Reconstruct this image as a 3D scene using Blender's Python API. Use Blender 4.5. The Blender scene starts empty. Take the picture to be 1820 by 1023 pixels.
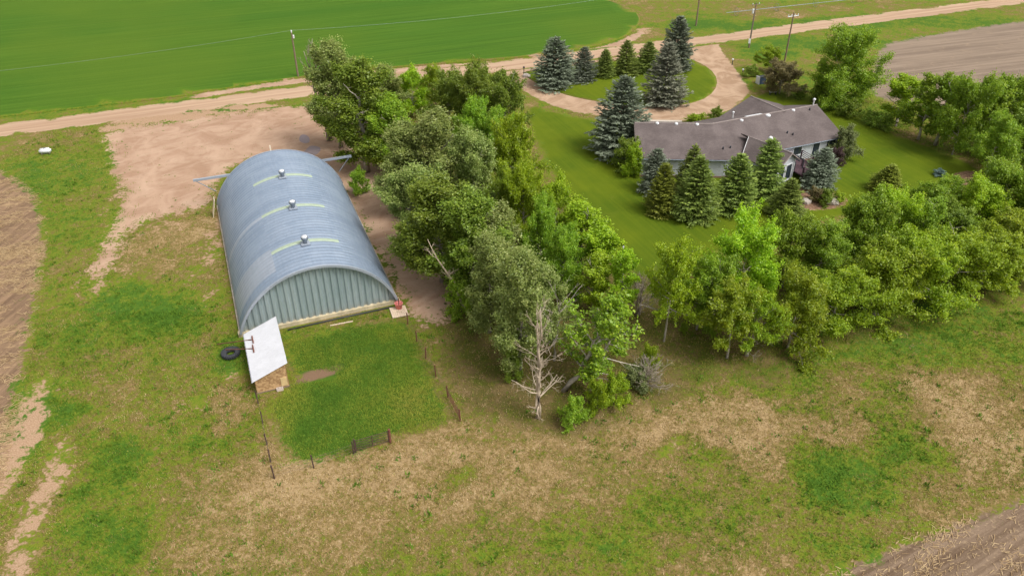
import bpy, bmesh, math, random
import numpy as np
from mathutils import Vector, Matrix
from mathutils.geometry import delaunay_2d_cdt

# ---------------------------------------------------------------- camera, sky, sun, exposure
scene = bpy.context.scene
COL = scene.collection
R = math.radians
CAM_H, PITCH, FOC = 46.0, R(34.0), 1420.0          # drone height (m), tilt, focal length (px of a 1820 px wide frame)
cam_d = bpy.data.cameras.new('camera'); cam = bpy.data.objects.new('camera', cam_d); COL.objects.link(cam)
cam_d.sensor_width = 36.0; cam_d.lens = 36.0 * FOC / 1820.0
cam_d.clip_start = 0.5; cam_d.clip_end = 12000
cam.location = (0, 0, CAM_H); cam.rotation_euler = (R(90) - PITCH, 0, 0)
scene.camera = cam

SUN_AZ, SUN_EL = 118.0, 56.0                        # compass-like: degrees clockwise from +Y, elevation
world = bpy.data.worlds.new('World'); scene.world = world; world.use_nodes = True
wn = world.node_tree.nodes; wl = world.node_tree.links
sky = wn.new('ShaderNodeTexSky'); sky.sky_type = 'NISHITA'; sky.sun_disc = False
sky.sun_elevation = R(SUN_EL); sky.sun_rotation = R(SUN_AZ)
sky.air_density = 1.0; sky.dust_density = 5.0; sky.ozone_density = 1.0
hs = wn.new('ShaderNodeHueSaturation'); hs.inputs['Saturation'].default_value = 0.05   # cloud-filtered, nearly white sky light
wl.new(sky.outputs['Color'], hs.inputs['Color'])
wl.new(hs.outputs['Color'], wn['Background'].inputs['Color'])
wn['Background'].inputs['Strength'].default_value = 0.125
sun_d = bpy.data.lights.new('sun', 'SUN'); sun = bpy.data.objects.new('sun', sun_d); COL.objects.link(sun)
sun_d.energy = 1.1; sun_d.angle = R(22); sun_d.color = (1.0, 0.945, 0.85)
sv = Vector((math.sin(R(SUN_AZ)) * math.cos(R(SUN_EL)), math.cos(R(SUN_AZ)) * math.cos(R(SUN_EL)), math.sin(R(SUN_EL))))
sun.rotation_euler = sv.to_track_quat('Z', 'Y').to_euler()
scene.view_settings.view_transform = 'Standard'; scene.view_settings.look = 'None'
scene.view_settings.exposure = 0.75; scene.view_settings.gamma = 1.0
scene.view_settings.use_curve_mapping = False

# ---------------------------------------------------------------- survey helpers (ground points measured in the photo -> metres)
def G(px, py, z=0.0):
    x = (px - 910.0) / FOC; y = -(py - 511.5) / FOC
    d = (x, math.cos(PITCH) + y * math.sin(PITCH), -math.sin(PITCH) + y * math.cos(PITCH))
    t = (z - CAM_H) / d[2]
    return Vector((d[0] * t, d[1] * t, z))
def depth(p): return p[1] * math.cos(PITCH) + (CAM_H - p[2]) * math.sin(PITCH)
def row(p): return 511.5 - FOC * (p[1] * math.sin(PITCH) + (p[2] - CAM_H) * math.cos(PITCH)) / depth(p)
def height_of(bx, by, ty):
    g = G(bx, by); lo, hi = 0.0, 40.0
    for _ in range(40):
        m = (lo + hi) / 2
        if row((g.x, g.y, m)) > ty: lo = m
        else: hi = m
    return lo
def ppm(p): return FOC / depth(p)

# ---------------------------------------------------------------- object helpers
def link(o, parent=None):
    COL.objects.link(o)
    if parent is not None: o.parent = parent
    return o
def tag(o, label, cat, group=None):
    o['label'] = label; o['category'] = cat
    if group: o['group'] = group
    return o
def empty(name, loc=(0, 0, 0), rz=0.0):
    o = bpy.data.objects.new(name, None); o.empty_display_size = 0.3
    o.location = loc; o.rotation_euler = (0, 0, rz); return link(o)
def mesh_obj(name, me, mat=None, parent=None, loc=None):
    o = bpy.data.objects.new(name, me); link(o, parent)
    if mat is not None:
        if len(me.materials) == 0: me.materials.append(mat)
        elif me.materials[0] != mat:
            o.material_slots[0].link = 'OBJECT'; o.material_slots[0].material = mat
    if loc is not None: o.location = loc
    return o
def np_mesh(name, V, F, attrs=None, smooth=False):
    V = np.asarray(V, np.float32); F = np.asarray(F, np.int32); k = F.shape[1]
    me = bpy.data.meshes.new(name)
    me.vertices.add(len(V)); me.vertices.foreach_set('co', V.ravel())
    me.loops.add(F.size); me.loops.foreach_set('vertex_index', F.ravel())
    me.polygons.add(len(F)); me.polygons.foreach_set('loop_start', np.arange(0, F.size, k, dtype=np.int32))
    if smooth: me.polygons.foreach_set('use_smooth', np.ones(len(F), bool))
    me.update(calc_edges=True)
    for n, a in (attrs or {}).items():
        a = np.asarray(a, np.float32)
        if a.ndim == 1:
            at = me.attributes.new(n, 'FLOAT', 'POINT'); at.data.foreach_set('value', a)
        else:
            at = me.attributes.new(n, 'FLOAT_COLOR', 'POINT'); at.data.foreach_set('color', a.ravel())
    return me

class MB:
    """collects solids for one mesh"""
    def __init__(s): s.v = []; s.f = []
    def add(s, v, f):
        b = len(s.v); s.v += [tuple(p) for p in v]; s.f += [tuple(i + b for i in q) for q in f]; return s
    def box(s, x0, x1, y0, y1, z0, z1, M=None):
        v = [Vector((x, y, z)) for z in (z0, z1) for y in (y0, y1) for x in (x0, x1)]
        if M is not None: v = [M @ p for p in v]
        return s.add(v, [(0, 2, 3, 1), (4, 5, 7, 6), (0, 1, 5, 4), (2, 6, 7, 3), (0, 4, 6, 2), (1, 3, 7, 5)])
    def prism(s, pts, dz):
        """polygon of 3-D points (counter-clockwise from above) thickened downward by dz"""
        n = len(pts); top = [Vector(p) for p in pts]; bot = [p + Vector((0, 0, -dz)) for p in top]
        return s.add(top + bot, [tuple(range(n)), tuple(range(2 * n - 1, n - 1, -1))] +
                     [(i, n + i, n + (i + 1) % n, (i + 1) % n) for i in range(n)])
    def wall(s, a, b, z0, z1, th=0.2, z1b=None):
        a = Vector(a[:2]); b = Vector(b[:2]); d = (b - a).normalized(); n = Vector((-d.y, d.x)) * th / 2
        zb = z1 if z1b is None else z1b
        v = [(a.x - n.x, a.y - n.y, z0), (b.x - n.x, b.y - n.y, z0), (b.x + n.x, b.y + n.y, z0), (a.x + n.x, a.y + n.y, z0),
             (a.x - n.x, a.y - n.y, z1), (b.x - n.x, b.y - n.y, zb), (b.x + n.x, b.y + n.y, zb), (a.x + n.x, a.y + n.y, z1)]
        return s.add(v, [(3, 2, 1, 0), (4, 5, 6, 7), (0, 1, 5, 4), (1, 2, 6, 5), (2, 3, 7, 6), (3, 0, 4, 7)])
    def tube(s, pts, r, n=6, caps=True):
        pts = [Vector(p) for p in pts]; k = len(pts)
        rr = list(r) if hasattr(r, '__len__') else [r] * k
        b = len(s.v); up = Vector((0, 0, 1))
        for i, p in enumerate(pts):
            t = (pts[min(i + 1, k - 1)] - pts[max(i - 1, 0)]).normalized()
            u = t.cross(up)
            if u.length < 1e-3: u = t.cross(Vector((1, 0, 0)))
            u.normalize(); w = t.cross(u)
            for j in range(n):
                a = 2 * math.pi * j / n; q = p + (u * math.cos(a) + w * math.sin(a)) * rr[i]; s.v.append(tuple(q))
        for i in range(k - 1):
            for j in range(n):
                s.f.append((b + i * n + j, b + i * n + (j + 1) % n, b + (i + 1) * n + (j + 1) % n, b + (i + 1) * n + j))
        if caps:
            s.f.append(tuple(b + j for j in range(n))[::-1]); s.f.append(tuple(b + (k - 1) * n + j for j in range(n)))
        return s
    def lathe(s, prof, n=16, c=(0, 0, 0)):
        b = len(s.v)
        for r, z in prof:
            for j in range(n):
                a = 2 * math.pi * j / n; s.v.append((c[0] + r * math.cos(a), c[1] + r * math.sin(a), c[2] + z))
        for i in range(len(prof) - 1):
            for j in range(n):
                s.f.append((b + i * n + j, b + i * n + (j + 1) % n, b + (i + 1) * n + (j + 1) % n, b + (i + 1) * n + j))
        s.f.append(tuple(b + j for j in range(n))[::-1]); s.f.append(tuple(b + (len(prof) - 1) * n + j for j in range(n)))
        return s
    def mesh(s, name, smooth=False):
        me = bpy.data.meshes.new(name); me.from_pydata(s.v, [], s.f); me.update()
        bm = bmesh.new(); bm.from_mesh(me); bmesh.ops.recalc_face_normals(bm, faces=bm.faces); bm.to_mesh(me); bm.free()
        if smooth: me.polygons.foreach_set('use_smooth', np.ones(len(me.polygons), bool))
        return me
    def build(s, name, mat, parent=None, smooth=False, loc=None):
        return mesh_obj(name, s.mesh(name, smooth), mat, parent, loc)

# ---------------------------------------------------------------- material helpers
class NT:
    def __init__(s, name):
        s.m = bpy.data.materials.new(name); s.m.use_nodes = True; s.t = s.m.node_tree
        s.n = s.t.nodes; s.l = s.t.links; s.b = s.n['Principled BSDF']; s.b.inputs['Roughness'].default_value = 0.9
        s.b.inputs['Specular IOR Level'].default_value = 0.15
    def new(s, t, **kw):
        n = s.n.new(t)
        for k, v in kw.items(): setattr(n, k, v)
        return n
    def val(s, sock, v):
        if isinstance(v, bpy.types.NodeSocket): s.l.new(v, sock)
        elif hasattr(v, '__len__') and len(v) == 3 and sock.type == 'RGBA': sock.default_value = (*v, 1)
        else: sock.default_value = v
    def pos(s, obj=False):
        if obj: return s.new('ShaderNodeTexCoord').outputs['Object']
        return s.new('ShaderNodeNewGeometry').outputs['Position']
    def mapped(s, vec, rot=0.0, scale=(1, 1, 1)):
        m = s.new('ShaderNodeMapping', vector_type='TEXTURE'); m.inputs['Rotation'].default_value = (0, 0, -rot); m.inputs['Scale'].default_value = tuple(1 / k for k in scale)
        s.l.new(vec, m.inputs['Vector']); return m.outputs['Vector']
    def noise(s, vec, scale, detail=3, rough=0.55, dist=0.0):
        n = s.new('ShaderNodeTexNoise'); n.inputs['Scale'].default_value = scale; n.inputs['Detail'].default_value = detail
        n.inputs['Roughness'].default_value = rough; n.inputs['Distortion'].default_value = dist
        s.l.new(vec, n.inputs['Vector']); return n.outputs['Fac']
    def math(s, op, a, b=0.0, c=0.0, clamp=False):
        n = s.new('ShaderNodeMath', operation=op); n.use_clamp = clamp
        s.val(n.inputs[0], a); s.val(n.inputs[1], b)
        if op in ('MULTIPLY_ADD',): s.val(n.inputs[2], c)
        return n.outputs[0]
    def ramp01(s, v, lo, hi):
        n = s.new('ShaderNodeMapRange'); n.interpolation_type = 'SMOOTHSTEP'
        s.val(n.inputs[0], v); n.inputs[1].default_value = lo; n.inputs[2].default_value = hi
        n.inputs[3].default_value = 0; n.inputs[4].default_value = 1; return n.outputs[0]
    def mix(s, f, a, b, blend='MIX'):
        n = s.new('ShaderNodeMix', data_type='RGBA', blend_type=blend)
        s.val(n.inputs['Factor'], f); s.val(n.inputs['A'], a); s.val(n.inputs['B'], b); return n.outputs['Result']
    def attr(s, name, out='Fac'): 
        return s.new('ShaderNodeAttribute', attribute_name=name).outputs[out]
    def rnd(s): return s.new('ShaderNodeObjectInfo').outputs['Random']
    def bump(s, h, strength=0.5, dist=0.05):
        n = s.new('ShaderNodeBump'); n.inputs['Strength'].default_value = strength; n.inputs['Distance'].default_value = dist
        s.val(n.inputs['Height'], h); s.l.new(n.outputs['Normal'], s.b.inputs['Normal'])
    def color(s, c): s.val(s.b.inputs['Base Color'], c)
    def set(s, **kw):
        for k, v in kw.items(): s.val(s.b.inputs[k.replace('_', ' ')], v)
        return s

def plain(name, col, rough=0.7, var=0.25, scale=3.0, metal=0.0, spec=0.3, bump=0.0):
    t = NT(name); p = t.pos(True); n = t.noise(p, scale, 5, 0.65); n2 = t.noise(p, scale * 7, 3)
    f = t.math('MULTIPLY_ADD', n, 0.7, t.math('MULTIPLY', n2, 0.3))
    lo = tuple(c * (1 - var) for c in col); hi = tuple(min(1, c * (1 + var)) for c in col)
    t.color(t.mix(t.ramp01(f, 0.3, 0.7), lo, hi)); t.set(Roughness=rough, Metallic=metal, Specular_IOR_Level=spec)
    if bump: t.bump(f, bump, 0.02)
    return t.m

SROT = R(21.3)                                      # the road, the shed and the fences share this bearing

# ---- meadow colour, shared by every ground material so that edges fray into the same grass
def meadow(t):
    p = t.pos()
    z = t.attr('zone', 'Color'); sep = t.new('ShaderNodeSeparateColor'); t.l.new(z, sep.inputs[0])
    dry, soil, litter = sep.outputs[0], sep.outputs[1], sep.outputs[2]
    n0 = t.noise(p, 0.09, 4, 0.6); n1 = t.noise(p, 0.55, 5, 0.62, 0.6); n2 = t.noise(p, 2.6, 4, 0.65, 0.4); n3 = t.noise(p, 9.0, 3, 0.6)
    ns = t.noise(t.mapped(p, -R(62), (0.5, 2.2, 1)), 1.6, 3, 0.6)
    d = t.math('ADD', dry, t.math('MULTIPLY', t.math('SUBTRACT', n1, 0.5), 1.1))
    d = t.math('ADD', d, t.math('MULTIPLY', t.math('SUBTRACT', n0, 0.5), 1.0))
    d = t.math('ADD', d, t.math('MULTIPLY', t.math('SUBTRACT', n2, 0.5), 1.15))
    d = t.math('ADD', d, t.math('MULTIPLY', t.math('SUBTRACT', ns, 0.5), 0.45))
    cr = t.new('ShaderNodeValToRGB'); t.l.new(d, cr.inputs[0]); e = cr.color_ramp.elements
    e[0].position = 0.02; e[0].color = (0.072, 0.160, 0.018, 1)
    e[1].position = 0.97; e[1].color = (0.46, 0.318, 0.165, 1)
    for ps, c in ((0.20, (0.100, 0.185, 0.018)), (0.42, (0.200, 0.235, 0.022)), (0.55, (0.185, 0.160, 0.040)), (0.72, (0.29, 0.195, 0.078))):
        q = e.new(ps); q.color = (*c, 1)
    col = cr.outputs[0]
    col = t.mix(t.math('MULTIPLY', t.ramp01(n3, 0.35, 0.75), 0.35), col, (0.045, 0.062, 0.012))
    sp_n = t.noise(p, 4.6, 3, 0.7, 0.8); hl_ = t.math('MULTIPLY', t.ramp01(sp_n, 0.56, 0.70), t.ramp01(d, 0.40, 0.75))
    col = t.mix(t.math('MULTIPLY', hl_, 0.65), col, (0.56, 0.425, 0.265))
    dk_ = t.math('MULTIPLY', t.ramp01(sp_n, 0.44, 0.32), t.ramp01(d, 0.40, 0.7)); col = t.mix(t.math('MULTIPLY', dk_, 0.55), col, (0.135, 0.105, 0.035))
    s = t.math('ADD', soil, t.math('MULTIPLY', t.math('SUBTRACT', n1, 0.5), 0.9))
    s = t.math('ADD', s, t.math('MULTIPLY', t.math('SUBTRACT', n2, 0.5), 0.7))
    sc = t.mix(t.ramp01(n3, 0.3, 0.7), (0.36, 0.225, 0.135), (0.52, 0.35, 0.225))
    col = t.mix(t.ramp01(s, 0.47, 0.63), col, sc)
    lt = t.math('ADD', litter, t.math('MULTIPLY', t.math('SUBTRACT', n2, 0.5), 0.5))
    lc = t.mix(t.ramp01(n1, 0.35, 0.65), (0.085, 0.085, 0.018), (0.15, 0.11, 0.045))
    col = t.mix(t.math('MULTIPLY', t.ramp01(lt, 0.3, 0.8), 0.8), col, lc)
    h = t.math('MULTIPLY_ADD', n2, 0.7, t.math('MULTIPLY', n3, 0.5))
    return col, h, (n0, n1, n2, n3), p

def ground_mat(name, fn, fray=1.2, rough=0.95, bs=0.6, bd=0.08, blend=True):
    """fn(t, noises, pos) -> (colour, height). The own colour gives way to the meadow towards the sheet's frayed edge."""
    t = NT(name); mc, mh, ns, p = meadow(t)
    if fn is None: col, h = mc, mh
    else:
        c, hh = fn(t, ns, p)
        e = t.attr('edge')
        f = t.math('ADD', e, t.math('MULTIPLY', t.math('SUBTRACT', ns[2], 0.5), fray))
        f = t.math('ADD', f, t.math('MULTIPLY', t.math('SUBTRACT', ns[1], 0.5), fray))
        f = t.ramp01(f, 0.25, 0.62)
        col = t.mix(f, mc, c) if blend else c; h = hh
    t.color(t.mix(1.0, col, (0.80, 0.80, 0.80), 'MULTIPLY')); t.set(Roughness=rough, Specular_IOR_Level=0.08); t.bump(h, bs, bd); return t.m

def f_road(t, ns, p):
    q = t.mapped(p, -SROT, (0.02, 1.0, 1)); a = t.noise(q, 1.5, 4, 0.6); b = t.noise(t.mapped(p, -SROT, (0.06, 1.6, 1)), 2.2, 4, 0.6)
    c = t.mix(t.ramp01(a, 0.35, 0.65), (0.44, 0.285, 0.185), (0.60, 0.42, 0.285))
    c = t.mix(t.math('MULTIPLY', t.ramp01(b, 0.5, 0.7), 0.35), c, (0.68, 0.50, 0.36))
    c = t.mix(t.math('MULTIPLY', ns[3], 0.3), c, (0.33, 0.22, 0.15)); return c, t.math('MULTIPLY_ADD', ns[3], 0.4, a)
def f_yard(t, ns, p):
    a = t.noise(p, 0.22, 5, 0.62, 1.0); b = t.noise(t.mapped(p, -SROT - R(20), (0.4, 1.0, 1)), 0.5, 6, 0.65, 1.5)
    c = t.mix(t.ramp01(a, 0.35, 0.68), (0.40, 0.25, 0.165), (0.54, 0.365, 0.255))
    c = t.mix(t.math('MULTIPLY', t.ramp01(b, 0.45, 0.7), 0.45), c, (0.60, 0.43, 0.31))
    c = t.mix(t.math('MULTIPLY', t.ramp01(ns[1], 0.60, 0.78), 0.45), c, (0.30, 0.195, 0.13))
    c = t.mix(t.math('MULTIPLY', t.ramp01(ns[3], 0.55, 0.8), 0.4), c, (0.30, 0.20, 0.14)); return c, t.math('MULTIPLY_ADD', ns[2], 0.6, b)
def f_drive(t, ns, p):
    a = t.noise(p, 0.25, 5, 0.6, 1.5)
    c = t.mix(t.ramp01(a, 0.35, 0.65), (0.40, 0.26, 0.165), (0.56, 0.39, 0.265))
    c = t.mix(t.math('MULTIPLY', t.ramp01(ns[1], 0.55, 0.75), 0.5), c, (0.34, 0.21, 0.13)); return c, ns[3]
def f_lawn(t, ns, p):
    q = t.mapped(p, -R(113), (0.03, 1.0, 1)); a = t.noise(q, 1.5, 4, 0.65)
    c = t.mix(t.ramp01(ns[0], 0.35, 0.65), (0.092, 0.145, 0.008), (0.140, 0.185, 0.009))
    c = t.mix(t.math('MULTIPLY', t.ramp01(a, 0.42, 0.62), 0.28), c, (0.180, 0.222, 0.012))
    c = t.mix(t.math('MULTIPLY', t.ramp01(ns[1], 0.55, 0.8), 0.35), c, (0.19, 0.205, 0.03))
    c = t.mix(t.math('MULTIPLY', t.ramp01(ns[3], 0.4, 0.75), 0.30), c, (0.045, 0.09, 0.008)); return c, ns[3]
def f_crop(t, ns, p):
    q = t.mapped(p, -SROT, (0.02, 1.0, 1)); a = t.noise(q, 2.0, 5, 0.75); b = t.noise(q, 0.14, 3, 0.5); big = t.noise(p, 0.018, 3, 0.5)
    c = t.mix(t.ramp01(a, 0.35, 0.68), (0.058, 0.138, 0.012), (0.092, 0.185, 0.018))
    c = t.mix(t.math('MULTIPLY', t.ramp01(b, 0.48, 0.68), 0.5), c, (0.052, 0.142, 0.014))
    c = t.mix(t.math('MULTIPLY', t.ramp01(big, 0.45, 0.65), 0.55), c, (0.112, 0.182, 0.016))
    rw_ = t.noise(t.mapped(p, -SROT - R(1.5), (0.004, 1.0, 1)), 0.45, 5, 0.75); c = t.mix(t.math('MULTIPLY', t.ramp01(rw_, 0.62, 0.66), 0.45), c, (0.125, 0.175, 0.03)); c = t.mix(t.math('MULTIPLY', t.ramp01(rw_, 0.38, 0.32), 0.35), c, (0.03, 0.085, 0.012))
    c = t.mix(t.math('MULTIPLY', t.ramp01(ns[3], 0.45, 0.8), 0.3), c, (0.03, 0.085, 0.008)); return c, t.math('MULTIPLY_ADD', ns[2], 0.5, a)
def f_stub(t, ns, p):
    q = t.mapped(p, R(-80), (0.10, 1.0, 1)); a = t.noise(q, 1.7, 4, 0.65, 0.5); b = t.noise(t.mapped(p, R(-20), (0.35, 1.6, 1)), 0.9, 4, 0.7, 0.8)
    c = t.mix(t.ramp01(a, 0.35, 0.65), (0.19, 0.120, 0.075), (0.33, 0.215, 0.130))
    c = t.mix(t.math('MULTIPLY', t.ramp01(b, 0.56, 0.66), 0.7), c, (0.52, 0.36, 0.19))
    c = t.mix(t.math('MULTIPLY', t.ramp01(ns[3], 0.55, 0.75), 0.5), c, (0.17, 0.11, 0.07)); return c, t.math('MULTIPLY_ADD', a, 1.2, ns[3])
def f_stub2(t, ns, p):
    q = t.mapped(p, -SROT - R(8), (0.06, 1.0, 1)); a = t.noise(q, 1.6, 4, 0.65, 0.3)
    c = t.mix(t.ramp01(a, 0.35, 0.65), (0.15, 0.098, 0.063), (0.27, 0.190, 0.130))
    c = t.mix(t.math('MULTIPLY', t.ramp01(ns[2], 0.55, 0.68), 0.5), c, (0.48, 0.35, 0.21)); return c, t.math('MULTIPLY_ADD', a, 1.2, ns[3])
def f_bare(t, ns, p):
    q = t.mapped(p, -SROT + R(4), (0.05, 1.0, 1)); a = t.noise(q, 0.9, 4, 0.7, 0.3)
    c = t.mix(t.ramp01(a, 0.3, 0.7), (0.215, 0.160, 0.120), (0.33, 0.25, 0.185))
    c = t.mix(t.math('MULTIPLY', t.ramp01(ns[1], 0.55, 0.75), 0.5), c, (0.38, 0.28, 0.19))
    c = t.mix(t.math('MULTIPLY', t.ramp01(ns[2], 0.62, 0.72), 0.5), c, (0.13, 0.13, 0.05)); return c, t.math('MULTIPLY_ADD', a, 1.0, ns[2])
def f_pen(t, ns, p):
    c = t.mix(t.ramp01(ns[1], 0.35, 0.65), (0.064, 0.135, 0.014), (0.095, 0.170, 0.016))
    c = t.mix(t.math('MULTIPLY', t.ramp01(ns[0], 0.5, 0.62), 0.75), c, (0.175, 0.235, 0.016))
    c = t.mix(t.math('MULTIPLY', t.ramp01(ns[3], 0.4, 0.7), 0.35), c, (0.03, 0.08, 0.01)); return c, t.math('MULTIPLY_ADD', ns[2], 1.0, ns[3])
def f_pen_soil(t, ns, p):
    c, h = f_pen(t, ns, p); v = t.new('ShaderNodeVectorMath', operation='SUBTRACT'); t.l.new(p, v.inputs[0]); q0_ = G(555, 668); v.inputs[1].default_value = (q0_.x, q0_.y, 0)
    m_ = t.mapped(v.outputs[0], -R(28), (0.33, 1.0, 1)); ln = t.new('ShaderNodeVectorMath', operation='LENGTH'); t.l.new(m_, ln.inputs[0])
    d = t.math('ADD', ln.outputs['Value'], t.math('MULTIPLY', t.math('SUBTRACT', ns[1], 0.5), 1.2)); return t.mix(t.ramp01(d, 0.95, 0.55), c, (0.24, 0.15, 0.095)), h
def f_bed(t, ns, p):
    c = t.mix(t.ramp01(ns[2], 0.35, 0.65), (0.20, 0.115, 0.075), (0.33, 0.205, 0.135)); return c, ns[3]
def f_pud(t, ns, p): return (0.30, 0.235, 0.235), t.math('MULTIPLY', ns[0], 0.0)

# ---------------------------------------------------------------- zones of the meadow
def vnoise(x, y, sc, seed=0):
    r = np.random.RandomState(seed); out = np.zeros_like(x)
    for k in range(6):
        a = r.rand() * 6.28; f = sc * (0.6 + 0.5 * k); ph = r.rand() * 6.28
        out += np.sin((x * math.cos(a) + y * math.sin(a)) * f + ph + 1.3 * np.sin((y * math.cos(a) - x * math.sin(a)) * f * 0.7 + ph)) / (1 + 0.5 * k)
    return out / 2.6
def blob_field(x, y, base, blobs):
    f = np.full_like(x, base)
    for px, py, rx, ry, v in blobs:
        c = G(px, py); k = ppm(c); dep = math.asin(min(1, CAM_H / math.hypot(c.length, 0)))if False else math.atan2(CAM_H, math.hypot(c.x, c.y))
        ax = rx / k; ay = ry / (k * math.sin(dep))
        r2 = ((x - c.x) / ax) ** 2 + ((y - c.y) / ay) ** 2
        w = np.exp(-r2 ** 1.5); f = f * (1 - w) + v * w
    return f
DRY = [(1250, 690, 160, 16, 0.40), (1100, 820, 1100, 190, 0.66), (500, 920, 330, 110, 0.72), (640, 850, 210, 55, 0.88), (900, 780, 240, 40, 0.80), (1060, 850, 330, 60, 0.70),
       (1150, 980, 420, 60, 0.58), (1300, 690, 330, 60, 0.66), (1560, 650, 380, 60, 0.50), (1690, 700, 180, 40, 0.66), (1760, 880, 150, 60, 0.60),
       (1200, 780, 120, 40, 0.86), (1330, 740, 170, 40, 0.80), (1440, 770, 160, 40, 0.78), (1720, 760, 140, 60, 0.80), (1560, 900, 170, 50, 0.72), (1150, 880, 140, 50, 0.78),
       (1485, 845, 100, 52, 0.17), (1610, 790, 80, 36, 0.30), (1230, 905, 130, 55, 0.36), (1050, 970, 120, 46, 0.38), (1430, 960, 140, 45, 0.40), (1650, 630, 170, 24, 0.26), (1720, 570, 170, 40, 0.22),
       (1590, 720, 60, 26, 0.36), (1470, 645, 110, 14, 0.30), (1380, 672, 90, 12, 0.34), (700, 910, 120, 60, 0.78), (1560, 850, 60, 30, 0.34), (1250, 820, 50, 24, 0.40), (1420, 720, 50, 16, 0.40), (1750, 640, 90, 20, 0.34), (810, 845, 46, 30, 0.34), (1180, 790, 40, 16, 0.40), (900, 950, 80, 40, 0.52), (1330, 860, 60, 30, 0.45),
       (100, 420, 90, 140, 0.42), (110, 300, 120, 50, 0.34), (190, 470, 40, 40, 0.36), (300, 430, 95, 70, 0.70), (350, 380, 60, 30, 0.66), (280, 620, 220, 110, 0.47), (300, 560, 90, 44, 0.12), (215, 540, 60, 40, 0.14),
       (90, 640, 70, 110, 0.38), (180, 740, 190, 60, 0.56), (60, 750, 40, 60, 0.20), (130, 740, 40, 22, 0.12), (190, 835, 80, 34, 0.06), (110, 850, 60, 40, 0.40), (200, 930, 105, 70, 0.30), (215, 930, 40, 30, 0.10),
       (380, 720, 90, 60, 0.46), (380, 775, 70, 32, 0.34), (400, 740, 40, 24, 0.75), (420, 650, 40, 40, 0.12), (40, 930, 60, 90, 0.62), (300, 800, 80, 30, 0.40),
       (1300, 20, 330, 34, 0.50), (1250, 40, 180, 16, 0.42), (1400, 25, 60, 10, 0.72), (1270, 42, 60, 5, 0.90), (1500, 40, 160, 10, 0.12), (1700, 40, 220, 12, 0.24), (1330, 45, 200, 8, 0.05), (1450, 75, 120, 12, 0.20), (1360, 95, 60, 14, 0.10), (1650, 75, 180, 8, 0.20),
       (250, 195, 300, 9, 0.24), (480, 155, 90, 7, 0.20), (100, 210, 140, 6, 0.62), (1000, 98, 150, 5, 0.55), (1120, 88, 80, 10, 0.22),
       (1520, 200, 90, 25, 0.32), (850, 650, 70, 70, 0.55), (900, 720, 110, 40, 0.60), (830, 600, 50, 40, 0.62)]
SOIL = [(230, 224, 60, 6, 0.8), (400, 203, 90, 6, 0.8), (55, 715, 26, 50, 0.75), (42, 800, 30, 70, 0.78), (58, 900, 30, 80, 0.72), (40, 990, 30, 60, 0.66), (330, 212, 190, 7, 0.85), (500, 190, 130, 7, 0.85), (600, 178, 60, 7, 0.8), (180, 470, 60, 70, 0.50), (225, 330, 40, 60, 0.5), (300, 400, 80, 26, 0.48), (760, 480, 60, 90, 0.62), (40, 760, 36, 90, 0.58), (30, 960, 40, 60, 0.56), (60, 880, 34, 110, 0.60), (20, 800, 30, 80, 0.62), (70, 700, 30, 40, 0.52), (640, 760, 10, 8, 0.4), (330, 470, 60, 40, 0.38), (385, 420, 24, 90, 0.58), (400, 520, 14, 70, 0.50),
        (415, 690, 30, 22, 0.56), (800, 700, 12, 60, 0.50), (770, 630, 9, 50, 0.55), (560, 665, 45, 14, 0.75), (440, 145, 130, 5, 0.72), (700, 128, 200, 6, 0.78), (1000, 100, 120, 3.5, 0.72), (1100, 82, 46, 6, 0.74), (1150, 55, 26, 10, 0.66),
        (1320, 105, 34, 7, 0.0), (210, 500, 50, 60, 0.40), (1170, 795, 60, 22, 0.50), (170, 690, 60, 24, 0.44), (330, 745, 60, 20, 0.48), (1250, 390, 80, 12, 0.52), (1420, 365, 60, 14, 0.6)]
LIT = [(900, 690, 110, 60, 0.75), (870, 620, 80, 70, 0.7), (1000, 720, 120, 50, 0.8), (1100, 640, 200, 70, 0.75), (1250, 630, 150, 45, 0.7), (1350, 640, 130, 30, 0.6), (1080, 540, 160, 80, 0.7), (1500, 590, 130, 26, 0.5),
       (930, 480, 200, 160, 0.85), (780, 330, 150, 150, 0.85), (1400, 520, 260, 80, 0.8), (1650, 440, 200, 80, 0.8), (1250, 380, 150, 20, 0.45)]
def zone(x, y):
    wx = x + 1.6 * vnoise(x, y, 0.25, 1) + 0.7 * vnoise(x, y, 0.8, 2); wy = y + 2.4 * vnoise(x, y, 0.22, 3) + 0.9 * vnoise(x, y, 0.75, 4)
    dry = blob_field(wx, wy, 0.48, DRY); soil = blob_field(wx, wy, 0.0, SOIL); lit = blob_field(wx, wy, 0.0, LIT)
    return np.stack([dry, soil, lit, np.ones_like(x)], 1)

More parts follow.
